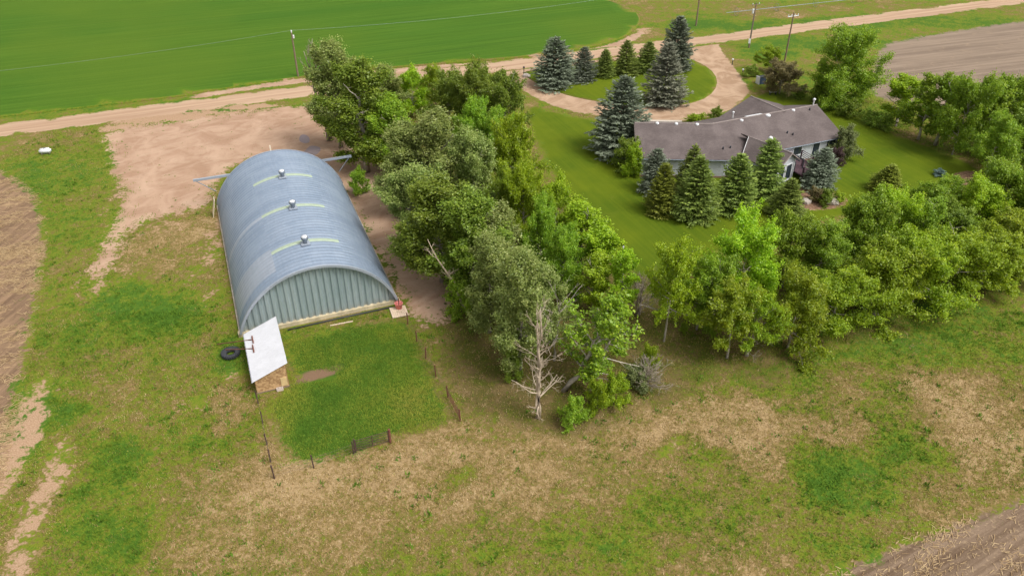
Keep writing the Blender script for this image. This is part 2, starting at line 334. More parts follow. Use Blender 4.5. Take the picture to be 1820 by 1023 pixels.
# ---------------------------------------------------------------- ground sheets
def seg_dist(P, poly):
    d = np.full(len(P), 1e9)
    for i in range(len(poly)):
        a = np.array(poly[i]); b = np.array(poly[(i + 1) % len(poly)]); ab = b - a
        t = np.clip(((P - a) @ ab) / max(ab @ ab, 1e-9), 0, 1); d = np.minimum(d, np.hypot(*(P - (a + t[:, None] * ab)).T))
    return d
def inside(P, poly):
    c = np.zeros(len(P), bool); n = len(poly)
    for i in range(n):
        x0, y0 = poly[i]; x1, y1 = poly[(i + 1) % n]
        if y0 == y1: continue
        m = ((y0 > P[:, 1]) != (y1 > P[:, 1])) & (P[:, 0] < (x1 - x0) * (P[:, 1] - y0) / (y1 - y0) + x0); c ^= m
    return c
def smooth_poly(pts, it=2):
    for _ in range(it):
        q = []
        for i in range(len(pts)):
            a = pts[i]; b = pts[(i + 1) % len(pts)]
            q += [(a[0] * .75 + b[0] * .25, a[1] * .75 + b[1] * .25), (a[0] * .25 + b[0] * .75, a[1] * .25 + b[1] * .75)]
        pts = q
    return pts
def wpts(L): return [tuple(G(*p)[:2]) for p in L]
def sheet(name, poly, mat, z, step=1.5, fade=1.2, smooth=1, skirt=0.0):
    poly = smooth_poly(poly, smooth)
    P = np.array(poly); lo = P.min(0); hi = P.max(0)
    gx, gy = np.meshgrid(np.arange(lo[0], hi[0], step), np.arange(lo[1], hi[1], step)); Q = np.stack([gx.ravel(), gy.ravel()], 1)
    Q += np.random.RandomState(5).uniform(-.2, .2, Q.shape) * step
    Q = Q[inside(Q, poly)]; dq = seg_dist(Q, poly); Q = Q[dq > 0.3]
    ring = []
    for k in (0.5, 1.0):                      # extra points just inside the border so that the fade is even
        for i in range(len(poly)):
            pass
    out = delaunay_2d_cdt([Vector(p) for p in poly] + [Vector(q) for q in Q], [], [list(range(len(poly)))], 1, 1e-4)
    V = np.array([v[:] for v in out[0]]); F = np.array([f for f in out[2] if len(f) == 3])
    e = np.clip(seg_dist(V, poly) / fade, 0, 1)
    me = np_mesh(name, np.c_[V, np.full(len(V), z)], F, {'zone': zone(V[:, 0], V[:, 1]), 'edge': e})
    bm = bmesh.new(); bm.from_mesh(me); bmesh.ops.recalc_face_normals(bm, faces=bm.faces)
    if bm.faces[:][0].normal.z < 0: bmesh.ops.reverse_faces(bm, faces=bm.faces)
    if skirt:
        be = [ed for ed in bm.edges if ed.is_boundary]; r = bmesh.ops.extrude_edge_only(bm, edges=be)
        for v in [g for g in r['geom'] if isinstance(g, bmesh.types.BMVert)]: v.co.z -= skirt
    bm.to_mesh(me); bm.free()
    o = mesh_obj(name, me, mat); o['kind'] = 'structure'; return o

def lines(lo, hi, step, far):
    a = list(np.arange(lo, hi + 1e-6, step)); s = step
    while a[-1] < far: s *= 1.35; a.append(a[-1] + s)
    s = step
    while a[0] > -far: s *= 1.35; a.insert(0, a[0] - s)
    return np.array(a)
gx = lines(-95, 115, 1.0, 4000); gy = lines(28, 190, 1.0, 5000)
X, Y = np.meshgrid(gx, gy); nx, ny = len(gx), len(gy)
ii = (np.arange(ny - 1)[:, None] * nx + np.arange(nx - 1)).ravel()
me = np_mesh('ground', np.stack([X.ravel(), Y.ravel(), np.zeros(X.size)], 1), np.stack([ii, ii + 1, ii + nx + 1, ii + nx], 1), {'zone': zone(X.ravel(), Y.ravel())})
g = mesh_obj('ground', me, ground_mat('meadow_grass', None)); g['kind'] = 'structure'

sd = Vector((math.cos(SROT), math.sin(SROT))); sn = Vector((-sd.y, sd.x))
rc = Vector((-74.5, 109.15))
def along(s, t): p = rc + sd * s + sn * t; return (p.x, p.y)
rr_ = random.Random(4)
road_poly = [along(s, -3.0 + rr_.uniform(-.15, .15)) for s in range(-160, 420, 6)] + [along(s, 2.9 + rr_.uniform(-.15, .15)) for s in range(414, -166, -6)]

# crop circle: pivot field beyond the road
crop_px = [(0, 209), (150, 192), (300, 175), (350, 167), (440, 152), (530, 139), (640, 126), (760, 116), (880, 108), (980, 97), (1060, 84), (1105, 70), (1130, 54), (1140, 38), (1128, 18), (1085, 0)]
crop_w = wpts(crop_px)
crop_poly = crop_w + [(8, 200), (-12, 235), (-60, 300), (-150, 330), (-300, 300), (-330, 160), (-210, 62)]
yard_poly = wpts([(165, 233), (300, 213), (420, 198), (560, 181), (640, 172), (700, 190), (760, 300), (790, 420), (825, 510), (826, 560), (775, 585), (738, 588), (712, 552), (640, 420), (560, 300), (470, 280), (400, 310), (384, 372), (340, 378), (275, 392), (240, 412), (228, 440), (210, 490), (170, 532), (146, 528), (138, 500), (160, 450), (190, 400), (207, 350), (188, 305), (182, 270)])
lawn_poly = wpts([(938, 182), (1000, 202), (1060, 212), (1145, 222), (1210, 220), (1300, 205), (1338, 168), (1380, 158), (1440, 165), (1520, 205), (1580, 232), (1660, 262), (1720, 285), (1760, 310), (1700, 340), (1600, 350), (1500, 390), (1380, 420), (1300, 440), (1220, 480), (1140, 505), (1090, 460), (1020, 380), (965, 290), (930, 215)])
isl_poly = wpts([(926, 131), (958, 151), (1000, 168), (1060, 181), (1130, 189), (1195, 190), (1245, 180), (1270, 163), (1276, 142), (1262, 122), (1235, 108), (1210, 99), (1150, 100), (1060, 112), (980, 121), (940, 126)])
drive_poly = wpts([(860, 116), (900, 138), (935, 170), (1000, 197), (1060, 208), (1145, 219), (1215, 217), (1290, 205), (1335, 172), (1334, 150), (1322, 135), (1302, 112), (1284, 88), (1280, 72), (1200, 84), (1100, 98), (1000, 107), (920, 116)])
pen_poly = wpts([(498, 606), (560, 592), (640, 573), (716, 558), (740, 590), (775, 660), (815, 752), (760, 770), (695, 782), (640, 815), (560, 832), (496, 832), (478, 760), (468, 716), (505, 698), (517, 680), (506, 640)])
stubL_poly = wpts([(-420, 320), (-200, 290), (-60, 288), (0, 300), (45, 325), (72, 352), (85, 390), (82, 440), (75, 500), (66, 560), (52, 640), (40, 700), (22, 780), (6, 850), (-20, 950), (-60, 1100), (-400, 1100), (-700, 600)])
stubR_poly = [tuple(G(1430, 1023)[:2])] + wpts([(1520, 995), (1640, 942), (1740, 906), (1830, 870)]) + [(60, 54), (90, 58), (90, 20), (14, 20), (18, 28)]
bare_poly = wpts([(1536, 162), (1545, 120), (1558, 80), (1600, 68), (1700, 52), (1830, 33)]) + [(200, 205), (260, 180), (200, 130)] + wpts([(1830, 215), (1760, 205), (1640, 190), (1560, 180)])

sheet('crop_field', crop_poly, ground_mat('young_wheat', f_crop, 0.5, bs=0.8, bd=0.12), 0.16, step=4.0, fade=0.5, smooth=1, skirt=0.16)
def ribbon(px, w0, w1, off=0.0):
    P = [Vector(q) for q in wpts(px)]; a, b = [], []
    for i, p in enumerate(P):
        t = (P[min(i + 1, len(P) - 1)] - P[max(i - 1, 0)]).normalized(); n = Vector((t.y, -t.x)); w = w0 if i % 2 else w1
        a.append(tuple(p + n * (off - w / 2))); b.append(tuple(p + n * (off + w / 2)))
    return a + b[::-1]
sheet('field_track', ribbon([(330, 169), (440, 152), (530, 139), (640, 126), (760, 116), (880, 108), (980, 97), (1060, 84), (1105, 70), (1132, 54)], 2.6, 3.4, 1.4), ground_mat('track_soil', f_yard, 1.3), 0.006, step=1.2, fade=1.2, smooth=1)
sheet('dirt_yard', yard_poly, ground_mat('packed_dirt', f_yard, 2.2), 0.004, step=1.2, fade=2.4)
sheet('lawn', lawn_poly, ground_mat('mown_lawn', f_lawn, 1.0, bs=0.3), 0.004, step=2.0, fade=1.6)
sheet('driveway', drive_poly, ground_mat('driveway_gravel', f_drive, 0.9), 0.008, step=1.5, fade=0.9)
sheet('island_lawn', isl_poly, ground_mat('island_grass', f_lawn, 0.4, bs=0.3), 0.05, step=1.5, fade=0.35, skirt=0.05)
sheet('gravel_road', road_poly, ground_mat('road_gravel', f_road, 0.8), 0.014, step=2.2, fade=0.8, smooth=0)
sheet('pen_ground', pen_poly, ground_mat('pen_grass_floor', f_pen_soil, 2.0), 0.008, step=0.9, fade=2.2)
sheet('stubble_field', stubL_poly, ground_mat('stubble_soil', f_stub, 1.6), 0.004, step=1.4, fade=1.6)
sheet('stubble_field_right', stubR_poly, ground_mat('stubble_soil_dark', f_stub2, 1.4), 0.004, step=1.0, fade=1.2)
sheet('bare_field', bare_poly, ground_mat('bare_tilled_soil', f_bare, 1.4), 0.004, step=2.5, fade=2.0)

# ---------------------------------------------------------------- materials of things
def m_galv(name, c0, c1, rough, metal):
    t = NT(name); p = t.pos(True); w = t.pos()
    a = t.noise(w, 0.35, 4, 0.6); b = t.noise(t.mapped(w, -SROT, (4, 0.4, 1)), 1.2, 4, 0.6)
    f = t.math('ADD', t.math('MULTIPLY', a, 0.5), t.math('MULTIPLY', b, 0.5)); f = t.math('ADD', f, t.math('MULTIPLY', t.math('SUBTRACT', t.rnd(), 0.5), 0.20))
    sz = t.new('ShaderNodeSeparateXYZ'); t.l.new(w, sz.inputs[0]); st = t.noise(t.mapped(w, -SROT, (1.6, 1.6, 0.12)), 1.4, 4, 0.65)
    dirt = t.math('MULTIPLY', t.ramp01(st, 0.54, 0.72), 0.16); base_ = t.math('MULTIPLY', t.ramp01(t.math('ADD', sz.outputs[2], t.math('MULTIPLY', st, 1.5)), 1.9, 0.9), 0.45)
    cc_ = t.mix(dirt, t.mix(t.ramp01(f, 0.3, 0.7), c0, c1), (0.20, 0.20, 0.20)); t.color(t.mix(base_, cc_, (0.24, 0.19, 0.14))); t.set(Metallic=metal, Roughness=rough, Specular_IOR_Level=0.5); return t.m
M_galv = m_galv('galvanised_steel', (0.225, 0.285, 0.375), (0.290, 0.350, 0.440), 0.45, 0.3)
M_galv2 = m_galv('newer_galvanised_steel', (0.315, 0.355, 0.42), (0.385, 0.425, 0.49), 0.42, 0.3)
M_wallsteel = m_galv('end_wall_steel', (0.300, 0.375, 0.395), (0.380, 0.450, 0.470), 0.42, 0.3)
M_skyl = plain('yellowed_fibreglass', (0.35, 0.42, 0.31), 0.5, 0.12, 2.0, spec=0.4)
M_conc = plain('pale_concrete', (0.50, 0.42, 0.28), 0.9, 0.3, 1.5, bump=0.4)
M_curb = plain('grey_concrete', (0.36, 0.32, 0.26), 0.9, 0.3, 1.5, bump=0.4)
M_steel = plain('weathered_steel', (0.22, 0.25, 0.29), 0.5, 0.25, 4, metal=0.5)
M_dark = plain('dark_metal', (0.05, 0.055, 0.065), 0.55, 0.3, 4, metal=0.3)
M_rust = plain('rusty_steel', (0.16, 0.062, 0.042), 0.85, 0.45, 6)
M_post = plain('dark_post_steel', (0.085, 0.05, 0.042), 0.85, 0.4, 6)
M_wire = plain('fence_wire', (0.13, 0.10, 0.085), 0.6, 0.2, 6, metal=0.4)
M_white = plain('white_paint', (0.66, 0.665, 0.68), 0.55, 0.06, 1.5)
M_whiteroof = plain('white_roof_sheet', (0.60, 0.60, 0.63), 0.45, 0.07, 0.8)
M_cream = plain('cream_board', (0.72, 0.60, 0.45), 0.8, 0.12, 2)
M_rubber = plain('tyre_rubber', (0.042, 0.044, 0.05), 0.85, 0.35, 8)
M_red = plain('faded_red_plastic', (0.62, 0.20, 0.18), 0.5, 0.2, 4)
M_wood = plain('weathered_pole_wood', (0.20, 0.145, 0.105), 0.9, 0.3, 8)
M_osb = None
def m_osb():
    t = NT('osb_board'); p = t.pos(True); v = t.new('ShaderNodeTexVoronoi'); v.inputs['Scale'].default_value = 5; t.l.new(t.mapped(p, 0.4, (1, 1.6, 1)), v.inputs['Vector'])
    n = t.noise(p, 1.3, 4); sp = t.new('ShaderNodeSeparateColor'); t.l.new(v.outputs['Color'], sp.inputs[0])
    f = t.math('ADD', t.math('MULTIPLY', sp.outputs[0], 0.45), t.math('MULTIPLY', n, 0.6))
    t.color(t.mix(t.ramp01(f, 0.3, 0.75), (0.30, 0.175, 0.085), (0.52, 0.335, 0.17))); return t.m
M_osb = m_osb()
M_osb2 = plain('light_plywood', (0.58, 0.42, 0.21), 0.85, 0.12, 3)
M_ply = plain('pale_pallet_wood', (0.60, 0.47, 0.35), 0.85, 0.15, 3)
M_block = plain('concrete_block', (0.55, 0.46, 0.40), 0.9, 0.15, 6)

# ---------------------------------------------------------------- arched steel shed (50 x 90 ft)
SH_O = Vector((-25.5, 59.9, 0)); SW, SL, SHH, FZ = 15.1, 27.6, 5.65, 0.42
arch = tag(empty('arched_shed', SH_O, SROT), 'long arched grey steel shed with three roof vents and ribbed end wall', 'shed')
half = SW / 2
RAD = (half ** 2 + SHH ** 2) / (2 * SHH); CZ = FZ + SHH - RAD       # circle segment
TH = math.asin(half / RAD) if SHH < half else math.pi - math.asin(half / RAD)
if SHH < RAD: TH = math.asin(half / RAD)
NSEG, NA = 6, 46; aw = SL / NA
def panel_mesh():
    """one bolted roof sheet: a trapezoid rib profile swept over 1/NSEG of the arc, modelled about the arc's centre"""
    prof = [(0.0, 0.0), (0.08, 0.0), (0.20, 0.045), (0.36, 0.045), (0.48, 0.0), (aw / 0.613 * 0.613, 0.0)]
    prof = [(min(y, aw), h) for y, h in prof]
    K = 7; a0, a1 = -TH / NSEG, TH / NSEG; v = []; f = []
    for i in range(K + 1):
        a = a0 + (a1 - a0) * i / K
        for y, h in prof: v.append(((RAD + h) * math.sin(a), y, (RAD + h) * math.cos(a)))
    n = len(prof)
    for i in range(K):
        for j in range(n - 1): f.append((i * n + j, i * n + j + 1, (i + 1) * n + j + 1, (i + 1) * n + j))
    me = bpy.data.meshes.new('roof_panel'); me.from_pydata(v, [], f); me.update()
    bm = bmesh.new(); bm.from_mesh(me); bmesh.ops.recalc_face_normals(bm, faces=bm.faces)
    if bm.faces[:][0].normal.z < 0: bmesh.ops.reverse_faces(bm, faces=bm.faces)
    bm.to_mesh(me); bm.free(); return me
pm = panel_mesh(); pm.materials.append(M_galv)
VENT_ROW = [8, 21, 34]
for i in range(NA):
    for k in range(NSEG):
        a = -TH + (2 * k + 1) * TH / NSEG
        mat = M_galv
        if k in (0, 1) and 3 <= i <= 9: mat = M_galv2
        if i in VENT_ROW and k in (2, 3): mat = M_skyl
        if i in (21,) and k in (0, 1): mat = M_galv2
        o = mesh_obj('roof_panel', pm, mat, arch, (half, i * aw, CZ)); o.rotation_euler = (0, a, 0)
# skylight wings reach a little further down the left slope
def zarch(x): return CZ + math.sqrt(max(RAD ** 2 - (x - half) ** 2, 0))
def edge_strip(y0, y1, name, mat, h0, h1):
    m = MB(); K = 40; v = []
    for i in range(K + 1):
        a = -TH + 2 * TH * i / K
        for y, h in ((y0, h0), (y1, h0), (y1, h1), (y0, h1)): v.append((half + (RAD + h) * math.sin(a), y, CZ + (RAD + h) * math.cos(a)))
    f = []
    for i in range(K):
        for j in range(4): f.append((i * 4 + j, i * 4 + (j + 1) % 4, (i + 1) * 4 + (j + 1) % 4, (i + 1) * 4 + j))
    f += [(0, 1, 2, 3), (K * 4 + 3, K * 4 + 2, K * 4 + 1, K * 4)]
    m.add(v, f); return m.build(name, mat, arch)
edge_strip(-0.22, -0.002, 'end_flashing', M_galv2, -0.10, 0.135)
edge_strip(SL + 0.002, SL + 0.12, 'end_flashing', M_galv2, -0.06, 0.135)
# end wall of ribbed sheets, each cut to the arch
NW = 24; pw = SW / NW
for e in (0, 1):
    yy = 0.35 if e == 0 else SL - 0.3
    sgn = -1 if e == 0 else 1
    for i in range(NW):
        x0 = i * pw; m = MB(); pr = [(0, 0), (0.10, 0), (0.20, 0.16), (0.42, 0.16), (0.53, 0.0), (pw, 0)]
        v = []
        for q, h in pr:
            x = x0 + q; zt = max(FZ + 0.02, zarch(min(max(x, 0.05), SW - 0.05)) - 0.03)
            v += [(x, yy + sgn * h, FZ), (x, yy + sgn * h, zt)]
        f = [(2 * j, 2 * j + 2, 2 * j + 3, 2 * j + 1) for j in range(len(pr) - 1)]
        if e == 0: m.add(v, f); m.build('wall_panel', M_wallsteel, arch)
    if e == 1:
        v = [(x, SL - 0.3, FZ) for x in (0, SW)] + [(half + RAD * math.sin(TH - 2 * TH * j / 24), SL - 0.3, CZ + RAD * math.cos(TH - 2 * TH * j / 24)) for j in range(25)]
        MB().prism([(p[0], p[1], p[2]) for p in v], 0.001) if False else None
        me = bpy.data.meshes.new('door_wall'); me.from_pydata(v[2:] , [], [tuple(range(25))]); me.update(); mesh_obj('door_wall', me, M_wallsteel, arch)
MB().box(-0.25, SW + 0.25, 0.0, 0.5, 0, FZ).build('foundation', M_conc, arch)
MB().box(-0.16, 0.24, 0.5, SL + 0.1, 0, FZ - 0.12).build('foundation', M_curb, arch)
MB().box(SW - 0.24, SW + 0.16, 0.5, SL + 0.1, 0, FZ - 0.12).build('foundation', M_curb, arch)
for i in VENT_ROW:
    y = (i - 0.55) * aw; z = CZ + RAD - 0.05
    vt = MB().lathe([(0.20, 0), (0.20, 0.42), (0.26, 0.50), (0.36, 0.72), (0.36, 0.86), (0.30, 0.90)], 16, (half, y, z)).build('roof_vent', M_steel, arch, True)
    MB().lathe([(0.30, 0), (0.27, 0.08), (0.05, 0.16)], 16, (half, y, z + 0.87)).build('vent_cap', M_white, vt, True)
    MB().box(half - 0.42, half + 0.42, y - 0.42, y + 0.42, z + 0.12, z + 0.20).build('vent_flashing', M_galv2, vt)
# door track beams that stick out past the far end, with braces
for s in (0, 1):
    x0, x1 = ((-2.1, 2.4) if s == 0 else (SW - 2.6, SW + 1.6)); yb = SL + 0.30
    xe = x0 if s == 0 else x1
    tr = MB().box(x0, x1, yb - 0.12, yb + 0.12, 3.70, 3.95).build('door_track', M_galv2, arch)
    MB().tube([(xe + (0.3 if s == 0 else -0.3), yb, 3.7), ((0.15 if s == 0 else SW - 0.15), yb, 2.0)], 0.05).build('track_brace', M_steel, tr)
MB().box(half - 0.4, half - 0.25, SL + 0.14, SL + 0.30, FZ + SHH - 0.3, FZ + SHH + 0.75).build('end_post', M_cream, arch)
def in_shed(x, y, z=0): return SH_O + Vector((x * sd.x + y * sn.x, x * sd.y + y * sn.y, z))

# board leaning at the far left corner
bo = MB().box(-0.6, 0.6, -0.03, 0.03, 0, 2.2, Matrix.Rotation(R(14), 4, 'X')).build('plywood_board', M_cream); bo.location = in_shed(-0.75, SL - 1.9); bo.rotation_euler = (0, 0, SROT + R(90))
tag(bo, 'cream plywood board leaning on the far left corner of the arched shed', 'board')
# pipe and plank on the ground along the end wall
pp = MB().tube([in_shed(4.2, -0.55, 0.09), in_shed(9.0, -0.45, 0.09), in_shed(14.4, -0.50, 0.12)], 0.075, 8).build('ground_pipe', M_dark, None, True)
tag(pp, 'dark pipe lying along the foot of the ribbed end wall', 'pipe')
pk = MB().box(0, 2.2, 0, 0.13, 0.02, 0.09).build('loose_plank', M_ply); pk.location = in_shed(8.1, -1.35); pk.rotation_euler = (0, 0, SROT - R(2))
tag(pk, 'pale loose plank on the grass in front of the ribbed end wall', 'plank')
pad = empty('wooden_pallet', in_shed(14.0, -2.35), SROT - R(3)); tag(pad, 'pale wooden pallet on the grass at the shed corner', 'pallet')
for i in range(8): MB().box(i * 0.20, i * 0.20 + 0.187, 0, 1.75, 0.10, 0.14).build('slat', M_ply, pad)
for i in range(3): MB().box(0.005, 1.58, 0.05 + i * 0.78, 0.14 + i * 0.78, 0.02, 0.098).build('runner', M_ply, pad)
bk = empty('red_bucket', in_shed(15.0, -0.95, 0.142)); tag(bk, 'faded red bucket on the wooden pallet at the shed corner', 'bucket')
MB().lathe([(0.30, 0), (0.40, 0.55), (0.43, 0.56), (0.43, 0.62), (0.37, 0.60), (0.30, 0.12), (0.02, 0.10)], 18).build('tub', M_red, bk, True)
MB().tube([(0.42 * math.cos(a), 0.08, 0.6 + 0.2 * math.sin(a)) for a in np.linspace(0, math.pi, 9)], 0.014, 5).build('handle', M_dark, bk)

# ---------------------------------------------------------------- small lean-to shed
s0 = G(457, 700); 
sh = tag(empty('plywood_shed', s0, SROT), 'small plywood shed with white sheet roof beside the arched shed', 'shed')
LW, LL, zl, zr = 2.75, 6.9, 1.5, 2.6
MB().wall((0.05, 0.04), (LW - 0.05, 0.04), 0.12, zl - 0.02, 0.06, zr - 0.02).build('wall', M_osb, sh)
MB().wall((0.05, LL - 0.04), (LW - 0.05, LL - 0.04), 0.12, zl - 0.02, 0.06, zr - 0.02).build('wall', M_osb, sh)
MB().wall((0.04, 0.08), (0.04, LL - 0.08), 0.12, zl - 0.04, 0.06).build('wall', M_osb, sh)
MB().wall((LW - 0.04, 0.08), (LW - 0.04, LL - 0.08), 0.12, zr - 0.04, 0.06).build('wall', M_osb, sh)
MB().box(LW - 0.62, LW - 0.1, -0.035, 0.005, 0.25, 1.15).build('patch_panel', M_osb2, sh)
MB().box(-0.02, LW + 0.02, -0.03, 0.10, 0.0, 0.115).build('skid', M_wood, sh); MB().box(-0.02, LW + 0.02, LL - 0.1, LL + 0.03, 0, 0.115).build('skid', M_wood, sh)
sl = (zr - zl) / LW
for i in range(8):                                  # overlapping roof sheets with small ribs
    y0 = -0.18 + i * (LL + 0.36) / 8; y1 = y0 + (LL + 0.36) / 8 - 0.004; m = MB()
    x0, x1 = -0.22, LW + 0.2; v = []; 
    for y, h in ((y0, 0), (y0 + 0.03, 0.014), (y0 + 0.07, 0.014), (y0 + 0.10, 0), (y0 + 0.42, 0), (y0 + 0.44, 0.008), (y0 + 0.47, 0.008), (y0 + 0.49, 0), (y1, 0)):
        v += [(x0, y, zl + sl * x0 + 0.03 + h), (x1, y, zl + sl * x1 + 0.03 + h)]
    n = len(v) // 2; m.add(v, [(2 * j, 2 * j + 1, 2 * j + 3, 2 * j + 2) for j in range(n - 1)]); m.build('roof_sheet', M_whiteroof, sh)
MB().box(-0.2, -0.17, -0.16, LL + 0.16, zl - 0.13, zl - 0.035).build('fascia', M_dark, sh)
def in_lean(x, y, z): return s0 + Vector((x * sd.x + y * sn.x, x * sd.y + y * sn.y, z))
# two rusty T-posts leaning on its roof
for k, (fq, hq) in enumerate((((386, 613), (449, 603)), ((403, 628), (450, 619)))):
    foot = G(*fq); head = G(*hq, 1.95); foot.z = 0.1 if k == 0 else 0.45
    for _ in range(8):                              # rest the head on the sloping roof
        lx_ = (head - s0).dot(Vector((sd.x, sd.y, 0))); head = G(*hq, zl + sl * lx_ + 0.11)
    tp = empty('t_post', foot); tag(tp, ('rusty T-shaped post leaning on the white roof, the one nearer the arched shed' if k == 0 else 'rusty T-shaped post leaning on the white roof with its foot in the tyre'), 'post', 'T-posts leaning on the small shed')
    d = head - foot
    MB().tube([(0, 0, 0), d], 0.045, 6).build('shaft', M_rust, tp)
    q = Vector((sn.x, sn.y, 0)) * 0.55
    MB().tube([d - q, d + q], 0.06, 6).build('crossbar', M_rust, tp)
# tractor tyre
ty = empty('tractor_tyre', G(411, 631)); tag(ty, 'black tractor tyre lying in the grass left of the small shed', 'tyre')
prof = []
for i in range(20):
    a = 2 * math.pi * i / 20; c, s_ = math.cos(a), math.sin(a)
    prof.append((0.52 + 0.19 * math.copysign(abs(c) ** 0.7, c), 0.26 + 0.22 * math.copysign(abs(s_) ** 0.6, s_)))
m = MB(); NT_ = 40; v = [(r * math.cos(2 * math.pi * j / NT_), r * math.sin(2 * math.pi * j / NT_), z) for r, z in prof for j in range(NT_)]
m.add(v, [(i * NT_ + j, i * NT_ + (j + 1) % NT_, ((i + 1) % 20) * NT_ + (j + 1) % NT_, ((i + 1) % 20) * NT_ + j) for i in range(20) for j in range(NT_)]); m.build('carcass', M_rubber, ty, True)
lug = MB().box(0.62, 0.76, -0.035, 0.035, -0.13, 0.13, Matrix.Translation((0, 0, 0.30)) @ Matrix.Rotation(R(30), 4, 'X')).mesh('tread_lug'); lug.materials.append(M_rubber)
lug2 = MB().box(0.52, 0.75, -0.04, 0.04, 0.40, 0.50).mesh('shoulder_lug'); lug2.materials.append(M_rubber)
for j in range(26):
    o = mesh_obj('tread_lug', lug, None, ty); o.rotation_euler = (0, 0, 2 * math.pi * j / 26)
    o = mesh_obj('shoulder_lug', lug2, None, ty); o.rotation_euler = (0, 0, 2 * math.pi * (j + .5) / 26)
ty.scale = (1.12, 1.12, 0.9)
# concrete block
m = MB(); m.box(-0.28, 0.28, -0.14, -0.09, 0.0, 0.26).box(-0.28, 0.28, 0.09, 0.14, 0, 0.26)
for x in (-0.255, 0.0, 0.255): m.box(x - 0.024, x + 0.024, -0.089, 0.089, 0.003, 0.257)
cb = m.build('cinder_block', M_block); cb.location = G(498, 693); cb.rotation_euler = (0, 0, SROT - R(4)); tag(cb, 'pale hollow concrete block at the corner of the small plywood shed', 'block')

# ---------------------------------------------------------------- pen fences
pm_post = MB().tube([(0, 0, -0.3), (0, 0, 1.35)], 0.055, 6).mesh('post')
def fence(name, px, label, mat, wires=(0.35, 0.7, 1.05), lean=0.04, h=1.0):
    P = [G(*q) for q in px]; o0 = empty(name, P[0]); tag(o0, label, 'fence', 'fences round the small pen'); rg = random.Random(len(px))
    for p in P:
        o = mesh_obj('post', pm_post, mat, o0, p - P[0]); o.rotation_euler = (rg.uniform(-lean, lean), rg.uniform(-lean, lean), rg.random() * 6); o.scale = (1, 1, h * rg.uniform(0.92, 1.06))
    for z in wires:
        pts = []
        for a, b in zip(P[:-1], P[1:]):
            for t in (0, 0.33, 0.66): q = a.lerp(b, t) - P[0]; q.z += z - 0.05 * math.sin(math.pi * t); pts.append(q)
        pts.append(P[-1] - P[0] + Vector((0, 0, z))); MB().tube(pts, 0.009, 4).build('wire', M_wire, o0)
    return o0, P
fR, PR = fence('wire_fence', [(709, 548), (725, 576), (741, 607), (757, 637), (775, 669), (796, 706), (818, 748)], 'rusty post and wire fence on the tree side of the pen', M_rust)
# rusty mesh panel in its last bay
a, b = PR[-2] - PR[0], PR[-1] - PR[0]
for z in (0.15, 0.32, 0.49, 0.66, 0.83, 1.0):
    MB().tube([a + Vector((0, 0, z)), b + Vector((0, 0, z))], 0.016, 4).build('panel_rail', M_rust, fR)
for t in np.linspace(0.1, 0.9, 7):
    q = a.lerp(b, t); MB().tube([q + Vector((0, 0, 0.1)), q + Vector((0, 0, 1.02))], 0.018, 4).build('panel_stay', M_rust, fR)
fL, PL = fence('wire_fence', [(459, 716), (467, 752), (475, 790), (481, 820), (488, 849)], 'thin dark post and wire fence running down from the small plywood shed', M_post)
fB, PB = fence('wire_fence', [(488, 850), (558, 831), (629, 806)], 'low near-side wire fence with one lone post left of the gate', M_post)
gp0, gp1 = G(632, 804), G(694, 786); gt = empty('pen_gate', gp0); tag(gt, 'brown tubular metal gate on the near side of the pen', 'gate')
gd = gp1 - gp0; gl = gd.length; gt.rotation_euler = (0, 0, math.atan2(gd.y, gd.x))
MB().tube([(0, 0, -0.3), (0, 0, 1.5)], 0.06, 6).build('gate_post', M_post, gt); MB().tube([(gl, 0, -0.3), (gl, 0, 1.45)], 0.10, 8).build('gate_post', M_rust, gt)
for z in (0.25, 0.5, 0.75, 1.0, 1.25): MB().tube([(0.08, 0, z), (gl - 0.12, 0, z)], 0.03, 6).build('rail', M_post, gt)
for x in (0.09, gl * 0.5, gl - 0.13): MB().tube([(x, 0, 0.2), (x, 0, 1.3)], 0.034, 6).build('upright', M_post, gt)

# white tank by the road
tk = empty('water_tank', G(82, 273), SROT - R(4)); tag(tk, 'small white oblong tank on the grass near the road', 'tank')
def rbox(x, y, z0, z1, r, name, mat, parent):
    bm = bmesh.new(); bmesh.ops.create_cube(bm, size=1.0)
    for v in bm.verts: v.co = Vector((v.co.x * x, v.co.y * y, (v.co.z + 0.5) * (z1 - z0) + z0))
    bmesh.ops.bevel(bm, geom=list(bm.edges), offset=r, segments=3, affect='EDGES'); me = bpy.data.meshes.new(name); bm.to_mesh(me); bm.free()
    me.polygons.foreach_set('use_smooth', np.ones(len(me.polygons), bool)); return mesh_obj(name, me, mat, parent)
tk.scale = (0.85, 0.85, 0.85)
rbox(1.75, 0.85, 0.10, 0.92, 0.22, 'shell', M_white, tk); rbox(0.3, 0.3, 0.90, 1.0, 0.04, 'lid', M_steel, tk)
for x in (-0.55, 0.55): MB().box(x - 0.08, x + 0.08, -0.36, 0.36, 0, 0.12).build('skid', M_wood, tk)

